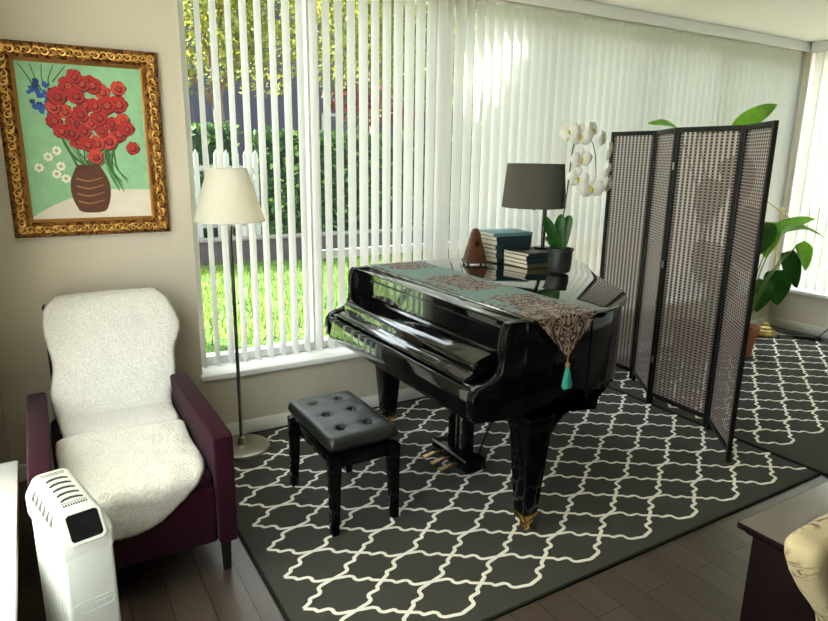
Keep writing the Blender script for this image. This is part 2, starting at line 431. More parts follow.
for cx, cy, s in legs:
    bm = piano_leg(cx, cy)
    if s: prism(bm, [(cx + .05, .40), (cx + .085, .49), (cx + .14, .54), (cx + .22, .564), (cx + .05, .564)], 'Y', cy - .05, cy + .05, .004)
    lg = obj('leg', bm, lacq2, piano)
    bm = B(); frustum(bm, cx, cy, .075, .106, .034, .034, .039, .039, .003)
    lathe(bm, [(0, .05), (.014, .05), (.014, .08), (0, .08)], (cx, cy, 0), 12)
    for s2 in (-1, 1): box(bm, cx - .012, cx + .03, cy + s2 * .017 - .003, cy + s2 * .017 + .003, .022, .065, .002)
    Mx = Matrix.Translation((cx + .014, cy, .0325)) @ Matrix.Rotation(PI / 2, 4, 'X')
    lathe(bm, [(0, -.012), (.019, -.012), (.022, -.008), (.022, .008), (.019, .012), (0, .012)], (0, 0, 0), 18, M=Mx)
    obj('brass_caster', bm, brass, lg)
# lyre
ped_m = pmat('pedal_brass', rgb(150, 120, 84), .3, metal=1.)
for y in (2.475, 2.60):
    bm = B(); box(bm, 1.80, 1.845, y - .025, y + .025, .10, .574, .004); obj('lyre_post', bm, lacq2, piano)
bm = B(); box(bm, 1.745, 1.87, 2.37, 2.70, .035, .10, .006); ly = obj('pedal_box', bm, lacq2, piano)
bm = B(); box(bm, 1.742, 1.748, 2.38, 2.69, .092, .102, .001); obj('brass_plate', bm, steel, ly)
for y in (2.455, 2.535, 2.615):
    bm = B(); pts = spline([(1.75, y, .058), (1.71, y, .06), (1.67, y, .053), (1.64, y, .047)], 4)
    b = bmesh.new(); R = []
    for k, p in enumerate(pts):
        w = .008 + .007 * (k / (len(pts) - 1)); th = .004
        R.append([b.verts.new((p.x, p.y - w, p.z - th)), b.verts.new((p.x, p.y + w, p.z - th)), b.verts.new((p.x, p.y + w, p.z + th)), b.verts.new((p.x, p.y - w, p.z + th))])
    for p, q in zip(R, R[1:]):
        for i in range(4): b.faces.new((p[i], p[(i + 1) % 4], q[(i + 1) % 4], q[i]))
    b.faces.new(R[0][::-1]); b.faces.new(R[-1]); add(bm, b)
    obj('pedal', bm, ped_m, piano)
for y in (2.505, 2.535, 2.57):
    bm = B(); tube(bm, [(1.815, y, .1), (1.815, y, .574)], .004); obj('pedal_rod', bm, steel, piano)
for y in (2.42, 2.65):
    bm = B(); tube(bm, [(1.85, y, .09), (2.06, y, .563)], .006); obj('lyre_brace', bm, lacq_s, piano)

# ------------------------------------------------------------------ brocade runner with tassel
def runner_material():
    m, nt, out = new_mat('brocade_runner')
    p = N(nt, 'ShaderNodeBsdfPrincipled'); L(nt, p.outputs[0], out.inputs[0]); p.inputs['Roughness'].default_value = .7; p.inputs['Sheen Weight'].default_value = .2
    tc = N(nt, 'ShaderNodeTexCoord'); sp = N(nt, 'ShaderNodeSeparateXYZ'); L(nt, tc.outputs['UV'], sp.inputs[0])
    nz = N(nt, 'ShaderNodeTexNoise'); nz.inputs['Scale'].default_value = 22; nz.inputs['Detail'].default_value = 1.5; L(nt, tc.outputs['UV'], nz.inputs[0])
    # bands along the length (V in metres from the hanging edge)
    cr = N(nt, 'ShaderNodeValToRGB'); e = cr.color_ramp; e.interpolation = 'LINEAR'
    stops = [(0, 1), (.245, 1), (.30, 0), (.345, 0), (.40, 1), (.60, 1), (.66, 0), (.76, 0), (.80, 1), (1, 1)]
    while len(e.elements) < len(stops): e.elements.new(.5)
    for el, (q, v) in zip(e.elements, stops): el.position = q; el.color = (v, v, v, 1)
    dv = N(nt, 'ShaderNodeMath', operation='DIVIDE'); dv.inputs[1].default_value = 1.5; L(nt, sp.outputs[1], dv.inputs[0]); L(nt, dv.outputs[0], cr.inputs[0])
    # teal border along the front edge for the flat part
    ad = N(nt, 'ShaderNodeMath', operation='ADD'); L(nt, cr.outputs[0], ad.inputs[0])
    n2 = N(nt, 'ShaderNodeMath', operation='MULTIPLY_ADD'); n2.inputs[1].default_value = 2.4; n2.inputs[2].default_value = -1.2; L(nt, nz.outputs[0], n2.inputs[0]); L(nt, n2.outputs[0], ad.inputs[1])
    ed = N(nt, 'ShaderNodeMapRange'); ed.inputs[1].default_value = .06; ed.inputs[2].default_value = .11; ed.inputs[3].default_value = -.55; ed.inputs[4].default_value = 0.
    L(nt, sp.outputs[0], ed.inputs[0])
    ed2 = N(nt, 'ShaderNodeMapRange'); ed2.inputs[1].default_value = .25; ed2.inputs[2].default_value = .30; ed2.inputs[3].default_value = 0.; ed2.inputs[4].default_value = -.55
    L(nt, sp.outputs[0], ed2.inputs[0])
    sm = N(nt, 'ShaderNodeMath', operation='ADD'); L(nt, ed.outputs[0], sm.inputs[0]); L(nt, ed2.outputs[0], sm.inputs[1])
    near = N(nt, 'ShaderNodeMath', operation='GREATER_THAN'); near.inputs[1].default_value = .12; L(nt, sp.outputs[1], near.inputs[0])
    ml = N(nt, 'ShaderNodeMath', operation='MULTIPLY'); L(nt, sm.outputs[0], ml.inputs[0]); L(nt, near.outputs[0], ml.inputs[1])
    a2 = N(nt, 'ShaderNodeMath', operation='ADD'); L(nt, ad.outputs[0], a2.inputs[0]); L(nt, ml.outputs[0], a2.inputs[1])
    th = N(nt, 'ShaderNodeMath', operation='GREATER_THAN'); th.inputs[1].default_value = .5; L(nt, a2.outputs[0], th.inputs[0])
    fo = N(nt, 'ShaderNodeMath', operation='LESS_THAN'); fo.inputs[1].default_value = .03; L(nt, sp.outputs[1], fo.inputs[0])
    mxm = N(nt, 'ShaderNodeMath', operation='MAXIMUM'); L(nt, th.outputs[0], mxm.inputs[0]); L(nt, fo.outputs[0], mxm.inputs[1])
    # scrolls: contour lines of warped noise
    sc = N(nt, 'ShaderNodeTexNoise'); sc.inputs['Scale'].default_value = 17; sc.inputs['Detail'].default_value = .6; sc.inputs['Distortion'].default_value = 1.6
    sx = N(nt, 'ShaderNodeMath', operation='SUBTRACT'); sx.inputs[1].default_value = .17; L(nt, sp.outputs[0], sx.inputs[0])
    ab = N(nt, 'ShaderNodeMath', operation='ABSOLUTE'); L(nt, sx.outputs[0], ab.inputs[0])
    cb = N(nt, 'ShaderNodeCombineXYZ'); L(nt, ab.outputs[0], cb.inputs[0]); L(nt, sp.outputs[1], cb.inputs[1]); L(nt, cb.outputs[0], sc.inputs[0])
    w = N(nt, 'ShaderNodeMath', operation='MULTIPLY'); w.inputs[1].default_value = 34.; L(nt, sc.outputs[0], w.inputs[0])
    sn = N(nt, 'ShaderNodeMath', operation='SINE'); L(nt, w.outputs[0], sn.inputs[0])
    g = N(nt, 'ShaderNodeMath', operation='GREATER_THAN'); g.inputs[1].default_value = .25; L(nt, sn.outputs[0], g.inputs[0])
    cd = N(nt, 'ShaderNodeMix', data_type='RGBA'); cd.inputs[6].default_value = rgb(66, 38, 34); L(nt, g.outputs[0], cd.inputs[0])
    cd.inputs[7].default_value = rgb(204, 178, 158)
    cc = N(nt, 'ShaderNodeMix', data_type='RGBA'); cc.inputs[6].default_value = rgb(142, 178, 170); L(nt, mxm.outputs[0], cc.inputs[0]); L(nt, cd.outputs[2], cc.inputs[7])
    L(nt, cc.outputs[2], p.inputs['Base Color'])
    return m
runner_m = runner_material()
tassel_m = pmat('teal_silk', rgb(42, 152, 142), .5, sheen=.4, var=.25, vscale=60, stretch=(4, 4, .3))
gold_m = pmat('gold_braid', rgb(150, 125, 80), .5, metal=.5)
run = thing('table_runner', 'teal and brown brocade runner with a pointed end draped over the piano lid', 'table runner', (1.79, 2.48, .9895))
bm = B(); uvl = bm.loops.layers.uv.new('UVMap')
RX0, RX1, RY0, RY1 = 1.622, 1.955, 1.789, 3.20
rows = []
ny = 40; nx = 12
for j in range(ny + 1):
    v = j / ny; y = RY0 + (RY1 - RY0) * v
    rows.append([(bm.verts.new((RX0 + (RX1 - RX0) * i / nx, y, .9915 + .0008 * fbm(i * .7, y * 9))), (RX0 + (RX1 - RX0) * i / nx - RX0, y - RY0)) for i in range(nx + 1)])
down = []
nd = 12
for j in range(1, nd + 1):
    t = j / nd; z = .9905 - .175 * t; x0 = RX0 + (1.797 - RX0) * t; x1 = RX1 + (1.797 - RX1) * t
    if j == nd: x0, x1 = 1.790, 1.804
    down.append([(bm.verts.new((x0 + (x1 - x0) * i / nx, 1.7885 - .0035 * min(1, 3 * t) + .002 * fbm(i, t * 4, 3), z)), (x0 + (x1 - x0) * i / nx - RX0, -.175 * t)) for i in range(nx + 1)])
allr = down[::-1] + rows
for p, q in zip(allr, allr[1:]):
    for i in range(nx):
        vv = (p[i], p[i + 1], q[i + 1], q[i]); f = bm.faces.new([a[0] for a in vv])
        for lp, a in zip(f.loops, vv): lp[uvl].uv = a[1]
bmesh.ops.solidify(bm, geom=bm.faces[:], thickness=.0015)
obj('runner_cloth', bm, runner_m, run, ang=60)
bm = B(); tube(bm, [(1.797, 1.783, .818), (1.797, 1.781, .795)], .0025, mi=1); lathe(bm, [(0, 0), (.008, -.004), (.011, -.012), (.008, -.02), (.009, -.024)], (1.798, 1.780, .798), 14, mi=1)
for k in range(46):
    a = random.uniform(0, 2 * PI); r = math.sqrt(random.random()); 
    tube(bm, [(1.798 + .006 * r * math.cos(a), 1.780 + .006 * r * math.sin(a), .776), (1.798 + .016 * r * math.cos(a), 1.779 + .010 * r * math.sin(a), .735), (1.799 + .026 * r * math.cos(a), 1.778 + .012 * r * math.sin(a), .690 + random.uniform(-.006, .006))], .0028, 5)
obj('tassel', bm, [tassel_m, gold_m], run, ang=60)

# ------------------------------------------------------------------ piano bench
leath = pmat('black_leather', rgb(26, 29, 28), .34, spec=.5, bump=.12, bscale=300)
btn_m = pmat('glossy_button', rgb(20, 22, 22), .15)
bench = thing('piano_bench', 'black piano bench with a buttoned leather seat in front of the keyboard', 'bench', (1.115, 2.495, .009))
bx0, bx1, by0, by1 = .952, 1.285, 2.242, 2.768
bm = B(); nx, ny = 60, 92; zt = .452
btn = [(.30, .2), (.30, .5), (.30, .8), (.70, .2), (.70, .5), (.70, .8)]
g = []
for j in range(ny + 1):
    row = []
    for i in range(nx + 1):
        u, v = i / nx, j / ny
        x = bx0 + (bx1 - bx0) * u; y = by0 + (by1 - by0) * v
        q_ = 1 - .035 * (abs(2 * u - 1) * abs(2 * v - 1)) ** 10; x = 1.1185 + (x - 1.1185) * q_; y = 2.505 + (y - 2.505) * q_
        e = min(1, min(u, 1 - u) * (bx1 - bx0) / .035); f2 = min(1, min(v, 1 - v) * (by1 - by0) / .035)
        z = zt - .022 * (1 - math.sqrt(max(0, 1 - (1 - e) ** 2))) - .022 * (1 - math.sqrt(max(0, 1 - (1 - f2) ** 2)))
        z += .010 * math.sin(PI * u) * math.sin(PI * v)
        for a, b in btn:
            d = math.hypot((u - a) * (bx1 - bx0), (v - b) * (by1 - by0)); z -= .015 * math.exp(-(d / .017) ** 2) + .006 * math.exp(-(d / .04) ** 2)
        for dv in (.2, .5, .8): z -= .0025 * math.exp(-(((v - dv) * .55) / .012) ** 2) * math.sin(PI * u)
        row.append(bm.verts.new((x, y, z)))
    g.append(row)
for j in range(ny):
    for i in range(nx): bm.faces.new((g[j][i], g[j][i + 1], g[j + 1][i + 1], g[j + 1][i]))
ring = [g[0][i] for i in range(nx + 1)] + [g[j][nx] for j in range(1, ny + 1)] + [g[ny][i] for i in range(nx - 1, -1, -1)] + [g[j][0] for j in range(ny - 1, 0, -1)]
low = [bm.verts.new((1.115 + (v.co.x - 1.115) * .985, 2.495 + (v.co.y - 2.495) * .99, .400)) for v in ring]
n = len(ring)
mid = [bm.verts.new((1.115 + (v.co.x - 1.115) * 1.012, 2.495 + (v.co.y - 2.495) * 1.008, .415)) for v in ring]
for a, b in ((ring, mid), (mid, low)):
    for i in range(n): bm.faces.new((a[i], a[(i + 1) % n], b[(i + 1) % n], b[i]))
bm.faces.new(low)
seat = obj('seat', bm, leath, bench, ang=75)
for a, b in btn:
    bm = B(); lathe(bm, [(.0001, .006), (.006, .005), (.0105, .001), (.0105, -.004)], (bx0 + (bx1 - bx0) * a, by0 + (by1 - by0) * b, zt - .007), 16); obj('button', bm, btn_m, seat)
bm = B(); box(bm, .968, 1.262, 2.25, 2.74, .315, .372, .004); obj('apron', bm, lacq2, bench)
bm = B(); box(bm, 1.0, 1.23, 2.29, 2.70, .37, .402, .003); obj('lift_frame', bm, steel_l, bench)
for x in (.969, 1.261):
    for y in (2.251, 2.739):
        sx = 1 if x < 1.1 else -1; sy = 1 if y < 2.5 else -1
        bm = B(); frustum(bm, x, y, .0108, .30, .0165, .0165, .024, .024, .003, x + sx * .006, y + sy * .006); box(bm, x + sx * .006 - .025, x + sx * .006 + .025, y + sy * .006 - .025, y + sy * .006 + .025, .30, .374, .003)
        obj('leg', bm, lacq2, bench)

# ------------------------------------------------------------------ floor lamp with pleated shade
shade_m = translucent('pleated_fabric', rgb(246, 243, 232), (.92, .9, .82, 1), .45, .8)
fl = thing('floor_lamp', 'tall nickel floor lamp with white pleated shade beside the burgundy armchair', 'lamp', (.862, 3.25, .0))
fx, fy = .862, 3.27
bm = B(); lathe(bm, [(0, 0.0095), (.15, .0095), (.152, .014), (.148, .024), (.12, .030), (.03, .036), (.022, .05), (.018, .075), (.012, .08), (0, .08)], (fx, fy, 0), 48); obj('base', bm, steel, fl)
bm = B(); lathe(bm, [(0, .079), (.0095, .079), (.0095, 1.20), (.013, 1.205), (.013, 1.235), (.008, 1.24), (.008, 1.30), (0, 1.30)], (fx, fy, 0), 20); obj('pole', bm, steel_l, fl)
bm = B(); n = 180; prof = [(.176, 1.264), (.174, 1.27), (.097, 1.52), (.095, 1.526)]
b = bmesh.new(); R = []
for r, z in prof: R.append([b.verts.new((fx + (r + .0016 * (i % 2)) * math.cos(2 * PI * i / n), fy + (r + .0016 * (i % 2)) * math.sin(2 * PI * i / n), z)) for i in range(n)])
for p, q in zip(R, R[1:]):
    for i in range(n): b.faces.new((p[i], p[(i + 1) % n], q[(i + 1) % n], q[i]))
bmesh.ops.solidify(b, geom=b.faces[:], thickness=.0015); add(bm, b)
sh = obj('lamp_shade', bm, shade_m, fl, ang=80)
bm = B(); lathe(bm, [(.0, 1.30), (.02, 1.32), (.03, 1.36), (.025, 1.40), (0, 1.415)], (fx, fy, 0), 16); obj('bulb', bm, pmat('frosted_bulb', rgb(235, 235, 230), .4), fl)
bm = B()
for a in (0, 2 * PI / 3, 4 * PI / 3): tube(bm, [(fx, fy, 1.305), (fx + .08 * math.cos(a), fy + .08 * math.sin(a), 1.30), (fx + .160 * math.cos(a), fy + .160 * math.sin(a), 1.30)], .002, 6)
obj('spider', bm, steel, sh)

# ------------------------------------------------------------------ objects on the piano lid
LZ = .9895
wood_m = pmat('walnut', rgb(82, 46, 27), .4, var=.3, vscale=10, stretch=(3, 3, 40))
met = thing('metronome', 'small brown wooden pyramid metronome on the piano lid', 'metronome', (2.2, 2.985, LZ), -.35)
bm = B(); frustum(bm, 0, 0, .022, .188, .058, .054, .022, .02, .003); frustum(bm, 0, 0, .188, .205, .022, .02, .013, .012, .003); box(bm, -.064, .064, -.06, .06, .008, .022, .003); obj('case', bm, wood_m, met, local=True)
for x in (-.052, .052):
    for y in (-.048, .048):
        bm = B(); lathe(bm, [(0, .0005), (.007, .0005), (.008, .008), (0, .008)], (x, y, 0), 10); obj('foot', bm, lacq_s, met, local=True)
bm = B(); Mx = Matrix.Translation((-.0432, 0, .12)) @ Matrix.Rotation(-.21, 4, 'Y') @ Matrix.Rotation(PI / 4, 4, 'X'); box(bm, -.0012, .0012, -.012, .012, -.012, .012, .0, M=Mx); obj('gold_emblem', bm, brass, met, local=True)
bm = B(); Mx = Matrix.Translation((0, -.0418, .12)) @ Matrix.Rotation(.2, 4, 'X') @ Matrix.Rotation(PI / 4, 4, 'Y'); box(bm, -.012, .012, -.001, .001, -.012, .012, .0, M=Mx); obj('gold_emblem', bm, brass, met, local=True)

page_m = pmat('book_pages', rgb(222, 212, 190), .9, var=.25, vscale=30, stretch=(1, 1, 60))
teal_m = pmat('teal_cover', rgb(92, 134, 140), .55); teal_d = pmat('dark_teal_cover', rgb(22, 48, 56), .5); blk_cov = pmat('black_cover', rgb(34, 34, 36), .4); slate_m = pmat('slate_cover', rgb(34, 54, 64), .5); olive_m = pmat('olive_cover', rgb(96, 84, 56), .5)
def book(label, x, y, z, w, d, th, rz, cov, group):
    """spine along local X on the -Y side"""
    t = thing('book', label, 'book', (x, y, z), rz, group)
    c = .0022
    bm = B(); box(bm, -w / 2, w / 2, -d / 2, d / 2, 0, c, .0006); box(bm, -w / 2, w / 2, -d / 2, d / 2, th - c, th, .0006); box(bm, -w / 2, w / 2, -d / 2, -d / 2 + c * 1.2, c, th - c, 0)
    obj('cover', bm, cov, t, local=True)
    bm = B(); box(bm, -w / 2 + .003, w / 2 - .003, -d / 2 + c * 1.2, d / 2 - .003, c, th - c, 0); obj('page_block', bm, page_m, t, local=True)
    return t
zz = LZ
back = [(.028, teal_d, 'lowest'), (.024, slate_m, 'second from the bottom'), (.026, teal_d, 'third from the bottom'), (.022, slate_m, 'fourth from the bottom'), (.028, teal_d, 'third from the top'), (.024, slate_m, 'second from the top'), (.019, teal_m, 'topmost')]
for k, (th, cv, w) in enumerate(back):
    book(f'teal music book, {w} in the tall stack behind the metronome', 2.46 + random.uniform(-.006, .006), 3.045 + random.uniform(-.005, .005), zz, .27, .21, th, random.uniform(-.04, .04) - (.12 if k == 6 else 0), cv, 'books in the tall stack'); zz += th + .0003
zz = LZ
for k, (th, cv, w) in enumerate([(.022, olive_m, 'lowest'), (.022, teal_d, 'second from the bottom'), (.024, teal_d, 'just under the lamp stand'), (.014, blk_cov, 'topmost')]):
    nm = {'topmost': 'black covered book on top of the low stack, under the grey table lamp', 'lowest': 'olive covered book, lowest of the low stack by the orchid pot'}.get(w, f'dark teal book in the low stack by the orchid, {w}')
    if k == 1: nm = 'dark teal book resting on the olive book in the low stack'
    if k == 2: nm = 'dark teal book directly beneath the black book in the low stack'
    book(nm, 2.50 + random.uniform(-.004, .004), 2.815 + random.uniform(-.004, .004), zz, .28, .215, th, random.uniform(-.03, .03), cv, 'books in the low stack'); zz += th + .0003
LAMPZ = zz
# table lamp
gsh = pmat('grey_shade_fabric', rgb(84, 82, 76), .9, spec=.15, bump=.3, bscale=500); gshi = pmat('shade_lining', rgb(214, 208, 196), .8)
tl = thing('table_lamp', 'dark table lamp with grey drum shade standing on the books', 'lamp', (2.585, 2.835, LAMPZ))
bm = B(); lathe(bm, [(0, .0005), (.05, .0005), (.052, .006), (.048, .012), (.014, .016), (0, .016)], (2.585, 2.835, LAMPZ), 32); obj('base', bm, lacq_s, tl)
bm = B(); lathe(bm, [(0, .015), (.012, .015), (.012, .27), (0, .27)], (2.585, 2.835, LAMPZ), 20)
obj('stem', bm, lacq_s, tl)
bm = B(); tube(bm, [(2.585, 2.835, LAMPZ + .255), (2.56, 2.85, LAMPZ + .262), (2.53, 2.868, LAMPZ + .262), (2.53, 2.868, LAMPZ + .30)], .007, 10); tube(bm, [(2.545, 2.859, LAMPZ + .258), (2.528, 2.869, LAMPZ + .225)], .006, 8); obj('switch_arm', bm, lacq_s, tl)
bm = B(); lathe(bm, [(0, .30), (.02, .30), (.02, .36), (.028, .40), (.024, .44), (0, .455)], (2.53, 2.868, LAMPZ), 18); obj('bulb_holder', bm, pmat('ivory_bulb', rgb(220, 215, 200), .5), tl)
bm = B(); lathe(bm, [(.186, 1.316), (.164, 1.564), (.162, 1.564), (.184, 1.316), (.186, 1.316)], (2.53, 2.872, 0), 64); shd = obj('lamp_shade', bm, gsh, tl, ang=50)
bm = B()
for a in (0.4, 0.4 + 2 * PI / 3, .4 + 4 * PI / 3): tube(bm, [(2.53, 2.87, LAMPZ + .302), (2.53 + .183 * math.cos(a), 2.872 + .183 * math.sin(a), LAMPZ + .302)], .002, 6)
obj('spider', bm, steel_l, shd)

# orchid
pot_m = pmat('black_planter', rgb(38, 40, 40), .45); bark_m = pmat('bark_chips', rgb(70, 52, 38), .9, var=.4, vscale=90, bump=.8, bscale=120)
leaf_m = translucent('orchid_leaf', rgb(38, 84, 34), (.06, .2, .03, 1), .2, .35, .25)
stem_m = pmat('orchid_stem', rgb(60, 66, 40), .5); petal_m = translucent('white_petal', rgb(244, 242, 240), (.8, .8, .74, 1), .35, .55); lip_m = pmat('yellow_lip', rgb(200, 176, 40), .5)
ox, oy = 2.45, 2.545
orc = thing('potted_orchid', 'white moth orchid in a black pot on the piano lid', 'potted plant', (ox, oy, LZ))
bm = B(); lathe(bm, [(0, .001), (.048, .001), (.058, .008), (.064, .04), (.066, .118), (.072, .122), (.072, .132), (.068, .134), (.062, .132), (.062, .115), (0, .115)], (ox, oy, LZ), 40); pt = obj('pot', bm, pot_m, orc)
bm = B(); lathe(bm, [(.0001, .122), (.04, .121), (.061, .116)], (ox, oy, LZ), 24); obj('potting_bark', bm, bark_m, pt)
def leaf_blade(bm, pts, widths, nrm, fold=.15, nu=4, mi=0):
    """a strap or heart leaf along a spine; nrm: approximate upward normal"""
    P = [Vector(p) for p in pts]; k = len(P); rows = []
    for i, p in enumerate(P):
        d = (P[min(i + 1, k - 1)] - P[max(i - 1, 0)]).normalized(); s = d.cross(Vector(nrm)).normalized(); u = s.cross(d)
        rows.append([bm.verts.new(p + s * widths[i] * q + u * fold * widths[i] * abs(q)) for q in [-1 + 2 * j / nu for j in range(nu + 1)]])
    for a, b in zip(rows, rows[1:]):
        for j in range(nu):
            f = bm.faces.new((a[j], a[j + 1], b[j + 1], b[j])); f.material_index = mi
def solid(bm, t=.0012): bmesh.ops.recalc_face_normals(bm, faces=bm.faces[:]); bmesh.ops.solidify(bm, geom=bm.faces[:], thickness=t)
top = LZ + .12
W = [.006, .02, .03, .034, .03, .02, .002]
vdir = Vector((-.7, -.7, .25))
for pts in ([(ox, oy, top), (ox - .02, oy + .012, top + .04), (ox - .05, oy + .03, top + .11), (ox - .075, oy + .045, top + .16), (ox - .085, oy + .05, top + .185)],
            [(ox + .0, oy, top), (ox + .0, oy + .0, top + .05), (ox - .012, oy + .006, top + .12), (ox - .005, oy + .002, top + .175), (ox + .005, oy - .0, top + .19)],
            [(ox + .005, oy, top), (ox + .01, oy - .006, top + .04), (ox + .02, oy - .012, top + .12), (ox + .03, oy - .018, top + .17), (ox + .034, oy - .02, top + .19)],
            [(ox - .005, oy, top), (ox - .02, oy + .01, top + .025), (ox - .04, oy + .022, top + .05), (ox - .06, oy + .034, top + .06), (ox - .075, oy + .042, top + .058)]):
    sp = spline(pts, 3); ws = [.028 * math.sin(PI * min(1, .08 + .92 * i / (len(sp) - 1))) ** .7 + .001 for i in range(len(sp))]
    bm = B(); leaf_blade(bm, sp, ws, vdir, .25); solid(bm); obj('leaf', bm, leaf_m, orc, ang=80)
stemp = spline([(ox - .002, oy, top - .01), (ox - .002, oy - .0, top + .1), (ox + .01, oy - .008, 1.40), (ox + .02, oy - .012, 1.56), (ox + .028, oy - .016, 1.66), (ox + .055, oy - .032, 1.735), (ox + .10, oy - .058, 1.70), (ox + .125, oy - .072, 1.64), (ox + .135, oy - .08, 1.56), (ox + .14, oy - .084, 1.49)], 6)
bm = B(); tube(bm, stemp, [.0042 - .0022 * i / len(stemp) for i in range(len(stemp))], 8); obj('flower_stem', bm, stem_m, orc, ang=80)
def flower(c, face, s=1., roll=0.):
    """a moth orchid bloom facing along 'face'"""
    f = Vector(face).normalized(); u = (Vector((0, 0, 1)) - f * f.z).normalized(); r = u.cross(f); c = Vector(c)
    Rm = Matrix.Rotation(roll, 3, f); u = Rm @ u; r = Rm @ r
    bm = B()
    def petal(ang, ln, w, dep):
        d = u * math.cos(ang) + r * math.sin(ang); sd = f.cross(d); rows = []
        nn = 6
        for i in range(nn + 1):
            t = i / nn; ww = w * (math.sin(PI * (.06 + .94 * t) ** .75) ** .6) if t < 1 else .001
            cp = c + d * ln * t * s + f * (dep + .012 * math.sin(PI * t)) * s
            rows.append([bm.verts.new(cp + sd * ww * s * q + f * .006 * s * (1 - q * q)) for q in (-1, -.5, 0, .5, 1)])
        for a, b in zip(rows, rows[1:]):
            for j in range(4): bm.faces.new((a[j], a[j + 1], b[j + 1], b[j]))
    petal(math.radians(90), .046, .03, .004); petal(math.radians(-90), .046, .03, .004)
    for a in (0, 140, -140): petal(math.radians(a), .043, .017, 0)
    solid(bm, .0006)
    o = obj('bloom', bm, petal_m, orc, ang=80)
    bm = B(); tube(bm, [c + f * .004 * s, c + f * .014 * s - u * .004 * s, c + f * .022 * s - u * .016 * s], [.006 * s, .0055 * s, .002 * s], 8)
    obj('flower_lip', bm, lip_m, o, ang=80)
def ov(dx, z): return (ox + dx * .856, oy - dx * .517, z)   # along the plane facing the seat side
fd = (-.62, -.75, -.1)
for dx, z, fc, s, ro in [(-.012, 1.735, (-.8, -.5, -.05), .95, .4), (.045, 1.715, (-.55, -.75, -.1), 1.1, 0), (.085, 1.745, (.2, -.9, .2), .8, .3), (.055, 1.60, (-.5, -.8, -.2), 1.0, .1), (.05, 1.50, (-.7, -.6, -.2), 1.05, -.1),
                         (.105, 1.455, (-.6, -.7, -.35), 1.25, .1), (.155, 1.64, (.55, -.8, -.1), .95, .5), (.155, 1.54, (.5, -.8, -.2), .9, .3), (.16, 1.47, (.3, -.9, -.3), .9, -.3), (.125, 1.70, (.4, -.8, 0), .85, .2)]:
    flower(ov(dx + .02 + max(0, dx - .06) * .35, z), fc, s * 1.3, ro)

# ------------------------------------------------------------------ framed still life (a generic bouquet)
PX0, PX1, PZ0, PZ1 = -.078, .600, 1.205, 2.063
gilt = None
def gilt_material():
    m, nt, out = new_mat('gilt_carving')
    p = N(nt, 'ShaderNodeBsdfPrincipled'); L(nt, p.outputs[0], out.inputs[0]); p.inputs['Metallic'].default_value = .75; p.inputs['Roughness'].default_value = .38
    tc = N(nt, 'ShaderNodeTexCoord'); nz = N(nt, 'ShaderNodeTexNoise'); nz.inputs['Scale'].default_value = 46; nz.inputs['Detail'].default_value = 2; nz.inputs['Distortion'].default_value = 1.5
    L(nt, tc.outputs['Object'], nz.inputs[0])
    cr = N(nt, 'ShaderNodeValToRGB'); cr.color_ramp.elements[0].position = .4; cr.color_ramp.elements[0].color = rgb(70, 36, 18); cr.color_ramp.elements[1].position = .56; cr.color_ramp.elements[1].color = rgb(150, 100, 46)
    L(nt, nz.outputs[0], cr.inputs[0]); L(nt, cr.outputs[0], p.inputs['Base Color'])
    bp = N(nt, 'ShaderNodeBump'); bp.inputs['Strength'].default_value = .9; bp.inputs['Distance'].default_value = .012; L(nt, nz.outputs[0], bp.inputs['Height']); L(nt, bp.outputs[0], p.inputs['Normal'])
    return m
gilt = gilt_material(); gold_flat = pmat('gilt_slip', rgb(150, 106, 52), .4, metal=.7)
pic = thing('framed_painting', 'flower bouquet painting in an ornate gilt frame above the armchair', 'painting', ((PX0 + PX1) / 2, WY, PZ0))
fwid = .082
prof = [(0, 0), (0, .022), (.006, .032), (.016, .036), (.030, .030), (.046, .032), (.058, .024), (.066, .026), (.072, .016), (.082, .012), (.082, 0)]
bm = B()
cor = [(PX0, PZ0, 1, 1), (PX1, PZ0, -1, 1), (PX1, PZ1, -1, -1), (PX0, PZ1, 1, -1)]
for s in range(4):
    c0 = cor[s]; c1 = cor[(s + 1) % 4]; ns = 70; rows = []
    for k in range(ns + 1):
        t = k / ns; r = []
        for d, h in prof:
            x = (c0[0] + c0[2] * d) * (1 - t) + (c1[0] + c1[2] * d) * t; z = (c0[1] + c0[3] * d) * (1 - t) + (c1[1] + c1[3] * d) * t
            hh = h + (.009 * fbm(x * 42, z * 42) + .004 * fbm(x * 90, z * 90, 5) if .012 < d < .06 else 0)
            r.append(bm.verts.new((x, WY - .002 - hh, z)))
        rows.append(r)
    for p, q in zip(rows, rows[1:]):
        for i in range(len(prof) - 1):
            f = bm.faces.new((p[i], p[i + 1], q[i + 1], q[i])); f.material_index = 1 if (i >= len(prof) - 4 or i == 0) else 0
bmesh.ops.remove_doubles(bm, verts=bm.verts[:], dist=1e-5)
def scroll(x, z, ang, sg, sc):
    P = []
    for k in range(15):
        a = k * .52; rr = .0165 * (1 - k / 17)
        u = rr * math.cos(a) * sc - .004; v = sg * rr * math.sin(a) * sc
        P.append((x + u * math.cos(ang) - v * math.sin(ang), WY - .038 - .006 * (k / 14), z + u * math.sin(ang) + v * math.cos(ang)))
    tube(bm, P, [.0022 + .0028 * math.sin(PI * k / 14) for k in range(15)], 6, mi=2)
    tube(bm, [(x + (q * .02) * math.cos(ang) + .012 * sg * math.sin(ang), WY - .036, z + (q * .02) * math.sin(ang) - .012 * sg * math.cos(ang)) for q in (-1, -.3, .4, 1.1)], [.001, .005, .0045, .001], 6, mi=2)
mid_ = .036
